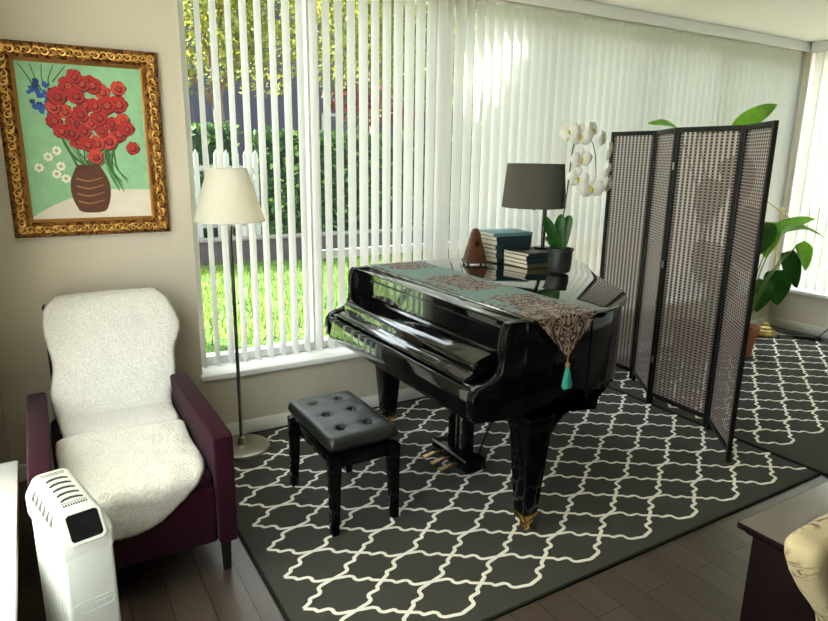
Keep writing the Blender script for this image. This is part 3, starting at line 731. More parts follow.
for (xa, za, xb, zb, an) in ((PX0 + mid_, PZ0 + mid_, PX1 - mid_, PZ0 + mid_, 0), (PX0 + mid_, PZ1 - mid_, PX1 - mid_, PZ1 - mid_, PI), (PX0 + mid_, PZ0 + mid_, PX0 + mid_, PZ1 - mid_, PI / 2), (PX1 - mid_, PZ0 + mid_, PX1 - mid_, PZ1 - mid_, -PI / 2)):
    Ln = math.hypot(xb - xa, zb - za); n_ = round(Ln / .034)
    for k in range(n_ + 1):
        t = k / n_; scroll(xa + (xb - xa) * t, za + (zb - za) * t, an + .25 * math.sin(k * 2.3), 1 if k % 2 else -1, 1 + .12 * math.sin(k * 1.7))
gilt_hi = pmat('gilt_highlight', rgb(226, 180, 98), .3, metal=.85, var=.2, vscale=40)
obj('frame', bm, [gilt, gold_flat, gilt_hi], pic, ang=60)
pm = {k: pmat('paint_' + k, c, .6, var=v, vscale=22) for k, (c, v) in dict(green=(rgb(142, 190, 146), .22), cloth=(rgb(222, 212, 196), .08), red=(rgb(172, 32, 26), .25), dark_red=(rgb(96, 14, 18), .2), orange=(rgb(196, 62, 40), .2), leaf=(rgb(54, 96, 48), .3), pale_leaf=(rgb(96, 140, 92), .2), blue=(rgb(34, 84, 158), .3), deep_blue=(rgb(22, 46, 110), .2), white=(rgb(234, 232, 220), .05), brown=(rgb(86, 46, 24), .35), glaze=(rgb(150, 104, 62), .2), yellow=(rgb(206, 164, 60), .1)).items()}
pk = list(pm); cx0, cx1, cz0, cz1 = PX0 + .078, PX1 - .078, PZ0 + .078, PZ1 - .078
CW, CH = cx1 - cx0, cz1 - cz0
bm = B(); depth = [0]
def paint(poly, k, lift=True):
    if lift: depth[0] += 1
    y = WY - .0105 - .000012 * depth[0]
    f = bm.faces.new([bm.verts.new((cx0 + u * CW, y, cz0 + v * CH)) for u, v in poly]); f.material_index = pk.index(k)
def disc(u, v, r, k, n=14, wob=.18, ph=0.):
    asp = CH / CW
    paint([(u + r * asp * (1 + wob * math.sin(5 * a + ph)) * math.cos(a), v + r * (1 + wob * math.cos(4 * a + ph)) * math.sin(a)) for a in [2 * PI * i / n for i in range(n)]], k)
def stroke(P, w, k):
    P = [Vector((a, b, 0)) for a, b in P]; P = spline(P, 5); A = []; C = []
    for i, p in enumerate(P):
        d = (P[min(i + 1, len(P) - 1)] - P[max(0, i - 1)]).normalized(); ww = w * (1 - .6 * i / len(P)); A.append((p.x - d.y * ww, p.y + d.x * ww)); C.append((p.x + d.y * ww, p.y - d.x * ww))
    paint(A + C[::-1], k)
paint([(0, 0), (1, 0), (1, 1), (0, 1)], 'green')
paint([(0, 0)] + [(u, .0 + .22 * math.sin(min(1, u * 1.25 + .02) * PI / 2) ** .8 - .03 * u) for u in [i / 16 for i in range(17)]] + [(1, 0)], 'cloth')
R2 = random.Random(11)
for k in range(26):
    a = R2.uniform(.25, .85); stroke([(.48 + R2.uniform(-.08, .08), .32), (.5 + (a - .5) * .6, .44), (a, .58 + R2.uniform(-.05, .1))], R2.uniform(.005, .011), R2.choice(['leaf', 'pale_leaf', 'leaf']))
for k in range(8): 
    q = R2.uniform(.72, .9); stroke([(.66 + R2.uniform(-.06, .06), .46), (q - .08, .33), (q, .16 + R2.uniform(0, .1))], .009, R2.choice(['leaf', 'pale_leaf']))
for k in range(5): stroke([(.16 + .03 * k, .80 + .02 * k), (.1 + .05 * k, .9), (.03 + .09 * k, .985)], .006, 'leaf')
vase = [(.40, .36), (.37, .32), (.335, .25), (.33, .17), (.36, .09), (.41, .045), (.58, .045), (.63, .09), (.655, .17), (.65, .25), (.61, .32), (.58, .36)]
paint([(p.x, p.y) for p in spline([(a, b, 0) for a, b in vase], 4)], 'brown')
for v0 in (.12, .17, .22, .27): stroke([(.38, v0), (.48, v0 - .018), (.60, v0 + .006)], .006, 'glaze')
for k in range(40):
    a = R2.uniform(0, 2 * PI); r = math.sqrt(R2.random()); disc(.20 + .11 * r * math.cos(a), .78 + .10 * r * math.sin(a) - .3 * (r * math.cos(a) * .1), R2.uniform(.012, .022), R2.choice(['blue', 'deep_blue', 'blue']), 8, .2, a)
for u, v in ((.10, .34), (.18, .41), (.25, .45), (.27, .35), (.30, .27), (.23, .30)):
    for q in range(7): disc(u + .026 * math.cos(q * .9), v + .02 * math.sin(q * .9), .010, 'white', 8, .1)
    disc(u, v, .009, 'yellow', 8, .1)
pts = []
for k in range(900):
    a = R2.uniform(0, 2 * PI); r = math.sqrt(R2.random()); u = .52 + .30 * r * math.cos(a); v = .68 + .21 * r * math.sin(a)
    if all(math.hypot((u - p) / 1.0, v - q) > .075 for p, q in pts): pts.append((u, v))
pts += [(.84, .60), (.88, .47), (.56, .41), (.80, .86), (.45, .92)]
R2.shuffle(pts)
for u, v in pts:
    r = R2.uniform(.040, .056); disc(u, v, r * 1.06, 'dark_red', 16, .12, u * 9); disc(u - .005, v + .005, r, R2.choice(['red', 'red', 'orange', 'red']), 16, .13, u * 20)
    disc(u + .004, v - .004, r * .52, 'dark_red', 12, .2, v * 20); disc(u, v, r * .34, R2.choice(['red', 'orange']), 10, .2, v * 9); disc(u, v, r * .13, 'leaf', 8, .1)
me_bm = bm
box(bm, cx0 - .004, cx1 + .004, WY - .0104, WY - .004, cz0 - .004, cz1 + .004, 0, mi=0)
obj('canvas', bm, [pm[k] for k in pk], pic)

# ------------------------------------------------------------------ burgundy armchair and its sheepskins
burg = pmat('burgundy_velvet', rgb(40, 6, 21), .85, spec=.1, var=.12, vscale=14, sheen=.05, bump=.25, bscale=260)
legm = pmat('dark_leg', rgb(26, 22, 22), .35)
ach = thing('armchair', 'burgundy upholstered armchair covered with white sheepskins in the corner', 'armchair', (.22, 2.75, 0))
bm = B(); box(bm, -.031, .471, 2.195, 3.10, .172, .40, .012, 3); obj('base', bm, burg, ach)
bm = B(); box(bm, -.030, .470, 2.20, 3.06, .385, .452, .025, 4); obj('seat_cushion', bm, burg, ach)
for x0, x1 in ((-.105, -.032), (.472, .545)):
    bm = B(); prism(bm, [(2.182, .17), (2.182, .592), (2.20, .604), (2.95, .597), (3.06, .575), (3.06, .17)], 'X', x0, x1, .012, seg=3); obj('arm', bm, burg, ach)
bm = B(); prism(bm, [(2.905, .385), (3.262, .895), (3.283, .91), (3.322, .91), (3.35, .888), (3.35, .70), (3.16, .17), (3.06, .17), (3.06, .385)], 'X', -.008, .512, .016, seg=3); obj('backrest', bm, burg, ach)
for x, y in ((.515, 2.27), (-.075, 2.27), (.515, 3.0), (-.075, 3.0)):
    bm = B(); frustum(bm, x, y, .001, .171, .014, .014, .019, .019, .003); obj('leg', bm, legm, ach)
def fleece_material():
    m, nt, out = new_mat('white_fleece')
    p = N(nt, 'ShaderNodeBsdfPrincipled'); L(nt, p.outputs[0], out.inputs[0]); p.inputs['Roughness'].default_value = .95; p.inputs['Specular IOR Level'].default_value = .1; p.inputs['Sheen Weight'].default_value = .3
    tc = N(nt, 'ShaderNodeTexCoord'); nz = N(nt, 'ShaderNodeTexNoise'); nz.inputs['Scale'].default_value = 130; nz.inputs['Detail'].default_value = 4; L(nt, tc.outputs['Object'], nz.inputs[0])
    cr = N(nt, 'ShaderNodeValToRGB'); cr.color_ramp.elements[0].position = .3; cr.color_ramp.elements[0].color = rgb(200, 197, 188); cr.color_ramp.elements[1].position = .7; cr.color_ramp.elements[1].color = rgb(226, 223, 216)
    L(nt, nz.outputs[0], cr.inputs[0]); L(nt, cr.outputs[0], p.inputs['Base Color'])
    bp = N(nt, 'ShaderNodeBump'); bp.inputs['Strength'].default_value = .6; bp.inputs['Distance'].default_value = .008; L(nt, nz.outputs[0], bp.inputs['Height']); L(nt, bp.outputs[0], p.inputs['Normal'])
    return m
fleece = fleece_material()
def throw(name, label, outline, center, fn, thick):
    """shaggy skin: outline in sheet coordinates, fn maps sheet (u,v,height) to the world"""
    C = [Vector((u, v, 0)) for u, v in outline]; sp = spline(C + [C[0], C[1]], 8)[:len(C) * 8]
    n = len(sp); K = 34; V = []; F = []
    c = Vector((center[0], center[1], 0))
    for k in range(K + 1):
        r = k / K
        for i in range(n):
            p = c + (sp[i] - c) * r * (1 + (.012 * fbm(i * 2.1, k * .9) if k > K - 3 else 0))
            h = thick * max(0., 1 - r ** 9) ** .6
            h += (.0035 * r * fbm(p.x * 60, p.y * 60) + .006 * fbm(p.x * 14, p.y * 14, 8)) * (1 - r ** 14)
            V.append(fn(p.x, p.y, h + .002))
    for k in range(K):
        for i in range(n):
            j = (i + 1) % n; F.append((k * n + i, k * n + j, (k + 1) * n + j, (k + 1) * n + i))
    base = len(V)
    for i in range(n):
        p = sp[i]; V.append(fn(c.x + (p.x - c.x) * .985, c.y + (p.y - c.y) * .985, .001))
    for i in range(n): F.append((K * n + i, K * n + (i + 1) % n, base + (i + 1) % n, base + i))
    o = quads_obj(name, V, F, fleece, smooth=True); props(o, label, 'throw'); return o
Ab = Vector((0, 2.90, .395)); Bb = Vector((0, 3.262, .905)); ub = (Bb - Ab).normalized(); nb_ = Vector((0, -ub.z, ub.y))
def on_back(u, v, h):
    """v runs up the back; below v0 the skin bends forward onto the seat, above v1 it folds over the top"""
    v0, v1 = .085, .652
    q = Ab + ub * min(max(v, v0), v1) + nb_ * (h + .006)
    if v > v1: q = Ab + ub * (v1 + .012) + Vector((0, 1, -.05)) * (v - v1) + Vector((0, 0, 1)) * h
    if v < v0:
        e = v0 - v; q0 = Ab + ub * v0; f = min(1, e / .04)
        n_ = (nb_ * (1 - f) + Vector((0, 0, 1)) * f).normalized()
        q = q0 + Vector((0, -e, -.0 * e)) + n_ * (h + .004)
        q.z = max(q.z, .456 + h)
    return (u, q.y, q.z)
outb = [(-.016, .54), (-.004, .61), (.03, .655), (.10, .685), (.278, .69), (.42, .685), (.495, .66), (.54, .59), (.566, .478), (.55, .421), (.517, .346), (.508, .268), (.50, .2), (.475, .14), (.465, .06), (.46, -.06), (.445, -.15), (.30, -.16), (.15, -.16), (.03, -.15), (.006, -.06), (-.0, .06), (-.012, .139), (-.018, .208), (.0, .298), (.004, .370), (-.008, .444)]
throw('sheepskin_throw', 'cream white sheepskin draped over the armchair backrest', outb, (.25, .28), on_back, .024)
def on_seat(u, v, h):
    """v is world Y; past the front edge the skin turns down the front of the seat"""
    ye, zt = 2.20, .458 + .026 * min(1, max(0, (v - 2.52) / .12))
    if v >= ye + .02: return (u, v, zt + h)
    e = (ye + .02 - v); R = .024; a = min(e / R, PI / 2)
    y = ye + .02 - R * math.sin(a); z = zt - R * (1 - math.cos(a)); rest = max(0, e - R * PI / 2)
    nn = Vector((0, -math.sin(a), math.cos(a)))
    return (u, y + nn.y * (h + .006), z - rest + nn.z * h)
outs = [(-.004, 2.62), (.006, 2.69), (.066, 2.715), (.248, 2.70), (.39, 2.69), (.438, 2.66), (.44, 2.58), (.442, 2.48), (.445, 2.38), (.44, 2.29), (.42, 2.215), (.36, 2.145), (.295, 2.085), (.239, 2.052), (.175, 2.04), (.12, 2.05), (.05, 2.14), (.006, 2.32)]
outs = [(-.022 + (u + .004) * 1.085, v) for u, v in outs]
throw('sheepskin_throw', 'white sheepskin lying on the armchair seat and hanging over its front', outs, (.23, 2.42), on_seat, .024)

# ------------------------------------------------------------------ oil filled radiator
rw = pmat('radiator_white', rgb(198, 201, 195), .35, spec=.4); rdk = pmat('vent_dark', rgb(40, 42, 44), .6); rbl = pmat('display_black', rgb(6, 6, 12), .15, spec=.3)
rad = thing('oil_radiator', 'white oil filled radiator with a black display beside the armchair', 'radiator', (-.006, 1.935, 0), .222)
RZ = .032
def rrect(hw, y0, y1, r, z, n=5):
    o = []
    for cx, cy, a0 in ((hw - r, y1 - r, 0), (-hw + r, y1 - r, 90), (-hw + r, y0 + r, 180), (hw - r, y0 + r, 270)):
        for k in range(n + 1):
            a = math.radians(a0 + 90 * k / n); o.append((cx + r * math.cos(a), cy + r * math.sin(a), z))
    return o
def loft(bm, rings, mi=0):
    b = bmesh.new(); R = [[b.verts.new(p) for p in r] for r in rings]; n = len(R[0])
    for p, q in zip(R, R[1:]):
        for i in range(n): b.faces.new((p[i], p[(i + 1) % n], q[(i + 1) % n], q[i]))
    b.faces.new(R[0][::-1]); b.faces.new(R[-1]); add(bm, b, mi)
bm = B(); loft(bm, [rrect(.070, -.176, .172, .014, .50 + RZ), rrect(.071, -.178, .173, .016, .552 + RZ), rrect(.068, -.172, .172, .018, .566 + RZ), rrect(.050, -.140, .163, .02, .606 + RZ), rrect(.044, -.128, .156, .02, .613 + RZ), rrect(.034, -.116, .146, .02, .617 + RZ)])
obj('top_cover', bm, rw, rad, local=True, ang=28)
bm = B(); box(bm, -.066, .066, -.176, -.146, .07, .51 + RZ, .012, 3); obj('front_cover', bm, rw, rad, local=True)
for k in range(8):
    y = -.125 + .037 * k
    bm = B(); box(bm, -.064, .064, y, y + .022, .09, .515 + RZ, .009, 3); obj('fin', bm, rw, rad, local=True)
bm = B(); box(bm, -.02, .02, -.14, .16, .12, .16, .004); box(bm, -.02, .02, -.14, .16, .44, .48, .004); obj('oil_channel', bm, rw, rad, local=True)
# vents on top
bm = B()
for k in range(5):
    y = -.06 + .036 * k
    b = bmesh.new(); poly = [(-.032, -.004), (-.02, .0035), (0, .0065), (.02, .0035), (.032, -.004), (.031, -.0085), (.02, -.004), (0, -.001), (-.02, -.004), (-.031, -.0085)]
    prism(bm, [(u * .92, y + v * 1.5) for u, v in poly], 'Z', .6165 + RZ, .6185 + RZ); b.free()
for r, (y, n, ln) in enumerate(((.128, 10, .005), (.117, 10, .004), (-.083, 10, .004), (-.098, 10, .011))):
    for i in range(n):
        x = -.029 + .058 * i / (n - 1); prism(bm, [(x - .0018, y - ln / 2), (x + .0018, y - ln / 2), (x + .0018, y + ln / 2), (x - .0018, y + ln / 2)], 'Z', .6165 + RZ, .6180 + RZ)
obj('vent', bm, rdk, rad, local=True)
for s in (-1, 1):
    bm = B()
    for k in range(6):
        y = -.095 + .036 * k
        # little triangles on the sloping shoulders
        tri = [(s * .0665, y - .011, .5695 + RZ), (s * .0665, y + .014, .5695 + RZ), (s * .0535, y + .010, .5985 + RZ)]
        nrm = Vector((s * .91, 0, .41)) * .0012
        a = [bm.verts.new(Vector(p) + nrm) for p in tri]; c = [bm.verts.new(Vector(p) - nrm * 2) for p in tri]
        bm.faces.new(a); bm.faces.new(c[::-1])
        for i in range(3): bm.faces.new((a[i], a[(i + 1) % 3], c[(i + 1) % 3], c[i]))
    obj('vent', bm, rdk, rad, local=True)
# display bezel on the front slope
sl = Vector((0, -.172, .566 + RZ)); sh_ = Vector((0, -.140, .606 + RZ)); sd = (sh_ - sl).normalized(); sn = Vector((0, -sd.z, sd.y))
def slope_plate(bm, hw, a, b, t0, t1, r=.006, mi=0):
    o = [(hw - r, b), (-hw + r, b), (-hw, b - r), (-hw, a + r), (-hw + r, a), (hw - r, a), (hw, a + r), (hw, b - r)]
    q = bmesh.new(); A = [q.verts.new(Vector((u, 0, 0)) + sl + sd * v + sn * t0) for u, v in o]; C = [q.verts.new(Vector((u, 0, 0)) + sl + sd * v + sn * t1) for u, v in o]
    q.faces.new(A[::-1]); q.faces.new(C)
    for i in range(8): q.faces.new((A[i], A[(i + 1) % 8], C[(i + 1) % 8], C[i]))
    add(bm, q, mi)
bm = B(); slope_plate(bm, .047, -.030, .058, -.02, .006, .010); bez = obj('display_bezel', bm, rw, rad, local=True)
bm = B(); slope_plate(bm, .040, -.022, .052, .004, .0075, .006); obj('display', bm, rbl, bez, local=True)
# embossed oval badge with lettering
bm = B(); rz0 = .372; ring = []
def stad(hw, hh, z): 
    o = []
    for k in range(9): a = -PI / 2 + PI * k / 8; o.append((hw - hh + hh * math.cos(a), z + hh * math.sin(a)))
    for k in range(9): a = PI / 2 + PI * k / 8; o.append((-hw + hh + hh * math.cos(a), z + hh * math.sin(a)))
    return o
pts = stad(.054, .017, rz0); tube(bm, [(u, -.1762, v) for u, v in pts] + [(pts[0][0], -.1762, pts[0][1])], .0014, 6, cap=False)
bad = obj('embossed_badge', bm, rw, rad, local=True)
cu = bpy.data.curves.new('lettering', 'FONT'); cu.body = "De'Longhi"; cu.size = .0225; cu.align_x = 'CENTER'; cu.align_y = 'CENTER'; cu.extrude = .0008
tmp = bpy.data.objects.new('lettering_tmp', cu); COL.objects.link(tmp); bpy.context.view_layer.update()
me = bpy.data.meshes.new_from_object(tmp.evaluated_get(bpy.context.evaluated_depsgraph_get())); bpy.data.objects.remove(tmp); bpy.data.curves.remove(cu)
me.transform(Matrix.Translation((0, -.1765, rz0)) @ Matrix.Rotation(PI / 2, 4, 'X')); me.materials.clear()
finish('lettering', me, rw, bad)
for y in (-.12, .13):
    bm = B(); box(bm, -.11, .11, y - .012, y + .012, .045, .07, .004)
    br_ = obj('foot', bm, rdk, rad, local=True)
    for s in (-1, 1):
        bm = B(); lathe(bm, [(0, -.01), (.020, -.01), (.0225, -.006), (.0225, .006), (.020, .01), (0, .01)], (0, 0, 0), 16, M=Matrix.Translation((s * .098, y, .0232)) @ Matrix.Rotation(PI / 2, 4, 'Y')); obj('caster', bm, rdk, br_, local=True)

# ------------------------------------------------------------------ folding screen
scr_f = pmat('screen_frame', rgb(22, 17, 17), .5, spec=.3); scr_s = pmat('dark_reed', rgb(74, 54, 52), .7, var=.25, vscale=20); scr_w = pmat('pale_weft', rgb(172, 158, 157), .8)
hinge_m = pmat('hinge_steel', rgb(170, 168, 164), .3, metal=1.)
Q = [(3.082, 1.818), (3.391, 2.161), (3.418, 2.622), (3.69, 2.985), (3.70, 3.395)]
scr = thing('folding_screen', 'four panel dark folding screen of woven reed behind the piano', 'folding screen', (3.45, 2.6, .01))
SH, SB = 1.787, .0125
for k in range(4):
    p = Vector(Q[k] + (0,)); q = Vector(Q[k + 1] + (0,)); d = (q - p); Ln = d.length; a = math.atan2(d.y, d.x)
    Mx = Matrix.Translation((p.x, p.y, 0)) @ Matrix.Rotation(a, 4, 'Z')
    g = .004; w = .026; th = .011
    bm = B()
    box(bm, g, g + w, -th, th, SB, SH, .002, M=None); box(bm, Ln - g - w, Ln - g, -th, th, SB, SH, .002)
    box(bm, g + w, Ln - g - w, -th, th, SH - .03, SH, .002); box(bm, g + w, Ln - g - w, -th, th, .065, .092, .002)
    bm.transform(Mx); fr = obj('panel_frame', bm, scr_f, scr)
    bm = B(); x0, x1, z0, z1 = g + w - .002, Ln - g - w + .002, .09, SH - .028
    nv = max(3, round((x1 - x0) / .033)); pitch = (x1 - x0) / nv
    for i in range(nv):
        xc = x0 + pitch * (i + .5); box(bm, xc - .0075, xc + .0075, -.0012, .0012, z0, z1, 0, mi=0)
    nz_ = int((z1 - z0) / .0088)
    for j in range(nz_):
        z = z0 + .0088 * (j + .5); ph = 1 if j % 2 else -1
        pr = []
        for i in range(nv):
            xc = x0 + pitch * (i + .5); pr += [(xc - .009, ph), (xc + .009, ph)]
            ph = ph
        # weft passes in front of every reed on one row and behind it on the next
        a_ = x0; y = .0026 * (1 if j % 2 else -1)
        box(bm, x0, x1, y - .0008, y + .0008, z - .0026, z + .0026, 0, mi=1)
    bm.transform(Mx); obj('woven_infill', bm, [scr_s, scr_w], fr)
for k in (1, 2, 3):
    for z in (.32, .95, 1.56):
        x, y = Q[k]; bm = B(); lathe(bm, [(0, z - .022), (.006, z - .022), (.006, z + .022), (0, z + .022)], (x + (-.012 if k != 2 else -.012), y - .006, 0), 10); obj('hinge', bm, hinge_m, scr)

# ------------------------------------------------------------------ houseplants behind the screen
green_l = translucent('plant_leaf', rgb(116, 170, 70), (.5, .72, .16, 1), .45, .35, .25, 6); green_d = translucent('dark_plant_leaf', rgb(52, 102, 44), (.14, .32, .05, 1), .3, .35, .25, 6)
terra = pmat('terracotta', rgb(158, 92, 66), .8, var=.15, vscale=20); soil = pmat('potting_soil', rgb(48, 36, 28), .95, bump=.8, bscale=80); pstem = pmat('green_stem', rgb(112, 140, 70), .5)
def big_leaf(parent, base, tip, width, nrm, mat, droop=.05, heart=True):
    b = Vector(base); t = Vector(tip); n = Vector(nrm).normalized()
    pts = spline([b, b.lerp(t, .35) + n * droop, b.lerp(t, .7) + n * droop * .8, t], 5); k = len(pts) - 1
    ws = []
    for i in range(k + 1):
        u = i / k; ws.append(width * ((math.sin(PI * (u * .86 + .14) ** .8) if heart else math.sin(PI * (.03 + .97 * u)) ** .8)) + .0015)
    bm = B(); leaf_blade(bm, pts, ws, n, .22, 6); solid(bm, .0012)
    for v in bm.verts: v.co += n * .012 * fbm(v.co.x * 9, v.co.y * 9, v.co.z * 9)
    return obj('leaf', bm, mat, parent, ang=80)
def stem(parent, pts, r):
    bm = B(); s = spline(pts, 5); tube(bm, s, [r * (1 - .5 * i / len(s)) for i in range(len(s))], 7); return obj('stem', bm, pstem, parent, ang=80)
def pot(parent, x, y, z, r, h, m):
    bm = B(); lathe(bm, [(0, 0), (r * .68, 0), (r * .72, .004), (r * .93, h * .8), (r, h * .8), (r * 1.02, h), (r * .93, h), (r * .88, h * .85), (0, h * .85)], (x, y, z), 36); p = obj('pot', bm, m, parent)
    bm = B(); lathe(bm, [(.0001, h * .87), (r * .5, h * .875), (r * .87, h * .86)], (x, y, z), 24); obj('soil', bm, soil, p); return p
pa = thing('potted_plant', 'leafy green plant in a terracotta pot beside the brass lamp', 'potted plant', (4.99, 3.0, .009))
pot(pa, 4.99, 3.0, .0105, .14, .25, terra)
cf = Vector((-.75, -.6, .25))
for base, tip, w, nr, m, dr in [((5.33, 3.04, 1.0), (5.60, 2.86, 1.135), .075, (-.25, -.3, .9), green_l, .03), ((5.36, 3.0, 1.03), (5.67, 2.80, .975), .07, (-.1, -.25, .95), green_l, .05), ((5.30, 3.06, 1.10), (5.29, 3.06, .80), .085, cf, green_l, .02),
                                ((5.50, 2.91, .93), (5.57, 2.86, .70), .075, (-.3, -.8, .3), green_l, .03), ((5.42, 2.95, .86), (5.52, 2.88, .55), .07, (-.8, -.5, .2), green_d, .03), ((5.34, 2.98, .70), (5.39, 2.95, .40), .105, cf, green_d, .02),
                                ((5.20, 3.05, 1.10), (5.16, 3.06, .82), .10, cf, green_d, .03), ((5.12, 3.1, 1.22), (5.02, 3.12, .98), .09, cf, green_d, .03), ((5.24, 3.0, .62), (5.14, 2.98, .36), .08, cf, green_d, .03)]:
    big_leaf(pa, base, tip, w, nr, m, dr); b = Vector(base)
    stem(pa, [(4.99 + (b.x - 4.99) * .08, 3.0 + (b.y - 3.0) * .08, .22), (4.99 + (b.x - 4.99) * .45, 3.0 + (b.y - 3.0) * .45, .22 + (b.z - .22) * .6), tuple(b)], .007)
pb = thing('potted_plant', 'tall dark leaved plant seen through the woven screen', 'potted plant', (4.52, 3.1, .009))
pot(pb, 4.52, 3.1, .0105, .17, .30, pmat('grey_planter', rgb(84, 82, 80), .6))
for base, tip, w, nr, m, dr in [((4.87, 3.20, 1.83), (5.14, 3.05, 2.03), .075, (-.45, -.6, .6), green_l, .03), ((4.30, 3.28, 1.80), (3.96, 3.30, 1.85), .055, (-.3, -.5, .8), green_l, .03), ((4.42, 3.2, 1.78), (4.60, 3.12, 1.80), .04, (-.3, -.4, .85), green_l, .02),
                                ((4.70, 3.1, 1.62), (4.86, 3.02, 1.30), .12, cf, green_d, .03), ((4.55, 3.1, 1.45), (4.44, 3.1, 1.10), .11, cf, green_d, .03), ((4.72, 3.0, 1.15), (4.84, 2.94, .85), .11, cf, green_d, .03), ((4.50, 3.05, .98), (4.38, 3.02, .66), .11, cf, green_d, .03), ((4.62, 3.0, .78), (4.66, 2.95, .48), .10, cf, green_d, .03), ((4.84, 3.1, 1.02), (4.98, 3.0, .72), .10, cf, green_d, .03)]:
    big_leaf(pb, base, tip, w, nr, m, dr); b = Vector(base)
    stem(pb, [(4.62 + (b.x - 4.62) * .1, 3.05 + (b.y - 3.05) * .1, .27), (4.62 + (b.x - 4.62) * .4, 3.05 + (b.y - 3.05) * .4, .27 + (b.z - .27) * .6), tuple(b)], .009)

# ------------------------------------------------------------------ brass pharmacy lamp and power cord
brs = pmat('pale_brass', rgb(222, 200, 140), .28, metal=.9)
bl = thing('brass_floor_lamp', 'brass floor lamp with a stepped round base near the right corner', 'lamp', (5.79, 3.25, .009))
bm = B(); lathe(bm, [(0, .001), (.118, .001), (.122, .012), (.118, .03), (.098, .034), (.094, .05), (.07, .058), (.062, .078), (.038, .09), (.03, .112), (.016, .12), (.012, .13), (0, .13)], (5.79, 3.25, .0095), 10); obj('base', bm, brs, bl, ang=30)
bm = B(); lathe(bm, [(0, .13), (.008, .13), (.008, 1.13), (.013, 1.13), (.013, 1.17), (.007, 1.18), (0, 1.185)], (5.79, 3.25, .0095), 14); obj('pole', bm, brs, bl)
bm = B(); tube(bm, [(5.91, 3.18, 1.06), (5.79, 3.25, 1.15), (5.60, 3.35, 1.28)], .006, 8); obj('arm', bm, brs, bl)
bm = B(); lathe(bm, [(.07, -.05), (.045, .01), (.02, .04), (.012, .05), (0, .05)], (5.55, 3.36, 1.27), 20); obj('lamp_shade', bm, brs, bl)
blk = pmat('black_cable', rgb(24, 22, 24), .5)
pc = thing('power_strip', 'black power strip and cord on the rug below the right wall', 'power strip', (6.02, 3.0, .01))
Mx = Matrix.Translation((5.98, 2.96, .0)) @ Matrix.Rotation(-.9, 4, 'Z')
bm = B(); box(bm, -.11, .11, -.022, .022, .0105, .04, .006, M=Mx); obj('housing', bm, blk, pc)
bm = B(); tube(bm, spline([(5.95, 3.16, .018), (6.04, 3.08, .016), (6.0, 3.02, .016), (5.93, 3.08, .016), (5.90, 3.10, .016)], 6), .005, 7); obj('cord', bm, blk, pc)
bm = B(); tube(bm, spline([(6.03, 2.9, .04), (6.08, 2.86, .10), (6.15, 2.80, .24), (6.17, 2.72, .385)], 6), .005, 7); obj('cord', bm, blk, pc)

# ------------------------------------------------------------------ dark chest and floral chair at lower right
esp = pmat('espresso_wood', rgb(22, 9, 13), .5, var=.2, vscale=5, stretch=(2, 14, 14), spec=.15); esp_sheen = pmat('espresso_top_sheen', rgb(112, 102, 98), .3, var=.06, vscale=4, stretch=(2, 16, 16), spec=1., coat=.5)  # top: reflected sheen put into a grey base colour over the dark wood
ch = thing('wooden_chest', 'dark espresso wood chest with a satin top at the lower right', 'chest', (2.5, .85, 0))
bm = B(); box(bm, 1.955, 3.04, .66, 1.035, .001, .385, .004); obj('body', bm, esp, ch)
bm = B(); box(bm, 1.938, 3.057, .645, 1.05, .385, .402, .003); obj('moulding', bm, esp, ch)
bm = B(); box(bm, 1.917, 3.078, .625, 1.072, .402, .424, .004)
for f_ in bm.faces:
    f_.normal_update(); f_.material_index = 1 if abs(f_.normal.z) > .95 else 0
obj('top', bm, [esp, esp_sheen], ch)
def floral_material():
    m, nt, out = new_mat('floral_brocade')
    p = N(nt, 'ShaderNodeBsdfPrincipled'); L(nt, p.outputs[0], out.inputs[0]); p.inputs['Roughness'].default_value = .6; p.inputs['Sheen Weight'].default_value = .2
    tc = N(nt, 'ShaderNodeTexCoord')
    nz = N(nt, 'ShaderNodeTexNoise'); nz.inputs['Scale'].default_value = 13; nz.inputs['Detail'].default_value = 1.; nz.inputs['Distortion'].default_value = 1.4; L(nt, tc.outputs['Object'], nz.inputs[0])
    w = N(nt, 'ShaderNodeMath', operation='MULTIPLY'); w.inputs[1].default_value = 38; L(nt, nz.outputs[0], w.inputs[0]); s = N(nt, 'ShaderNodeMath', operation='SINE'); L(nt, w.outputs[0], s.inputs[0])
    n2 = N(nt, 'ShaderNodeTexNoise'); n2.inputs['Scale'].default_value = 6; L(nt, tc.outputs['Object'], n2.inputs[0])
    r2 = N(nt, 'ShaderNodeMapRange'); r2.inputs[1].default_value = .42; r2.inputs[2].default_value = .5; L(nt, n2.outputs[0], r2.inputs[0])
    cr = N(nt, 'ShaderNodeValToRGB'); e = cr.color_ramp; e.elements[0].position = .0; e.elements[0].color = rgb(78, 58, 34); e.elements[1].position = .6; e.elements[1].color = rgb(188, 174, 142); q = e.elements.new(.3); q.color = rgb(124, 100, 62)
    mr = N(nt, 'ShaderNodeMapRange'); mr.inputs[1].default_value = -1; mr.inputs[2].default_value = 1; L(nt, s.outputs[0], mr.inputs[0]); L(nt, mr.outputs[0], cr.inputs[0])
    mx = N(nt, 'ShaderNodeMix', data_type='RGBA'); mx.inputs[6].default_value = rgb(180, 166, 134); L(nt, r2.outputs[0], mx.inputs[0]); L(nt, cr.outputs[0], mx.inputs[7]); L(nt, mx.outputs[2], p.inputs['Base Color'])
    return m
flo = floral_material()
fc = thing('upholstered_chair', 'cream floral brocade chair in front of the dark chest', 'chair', (1.5, .35, 0))
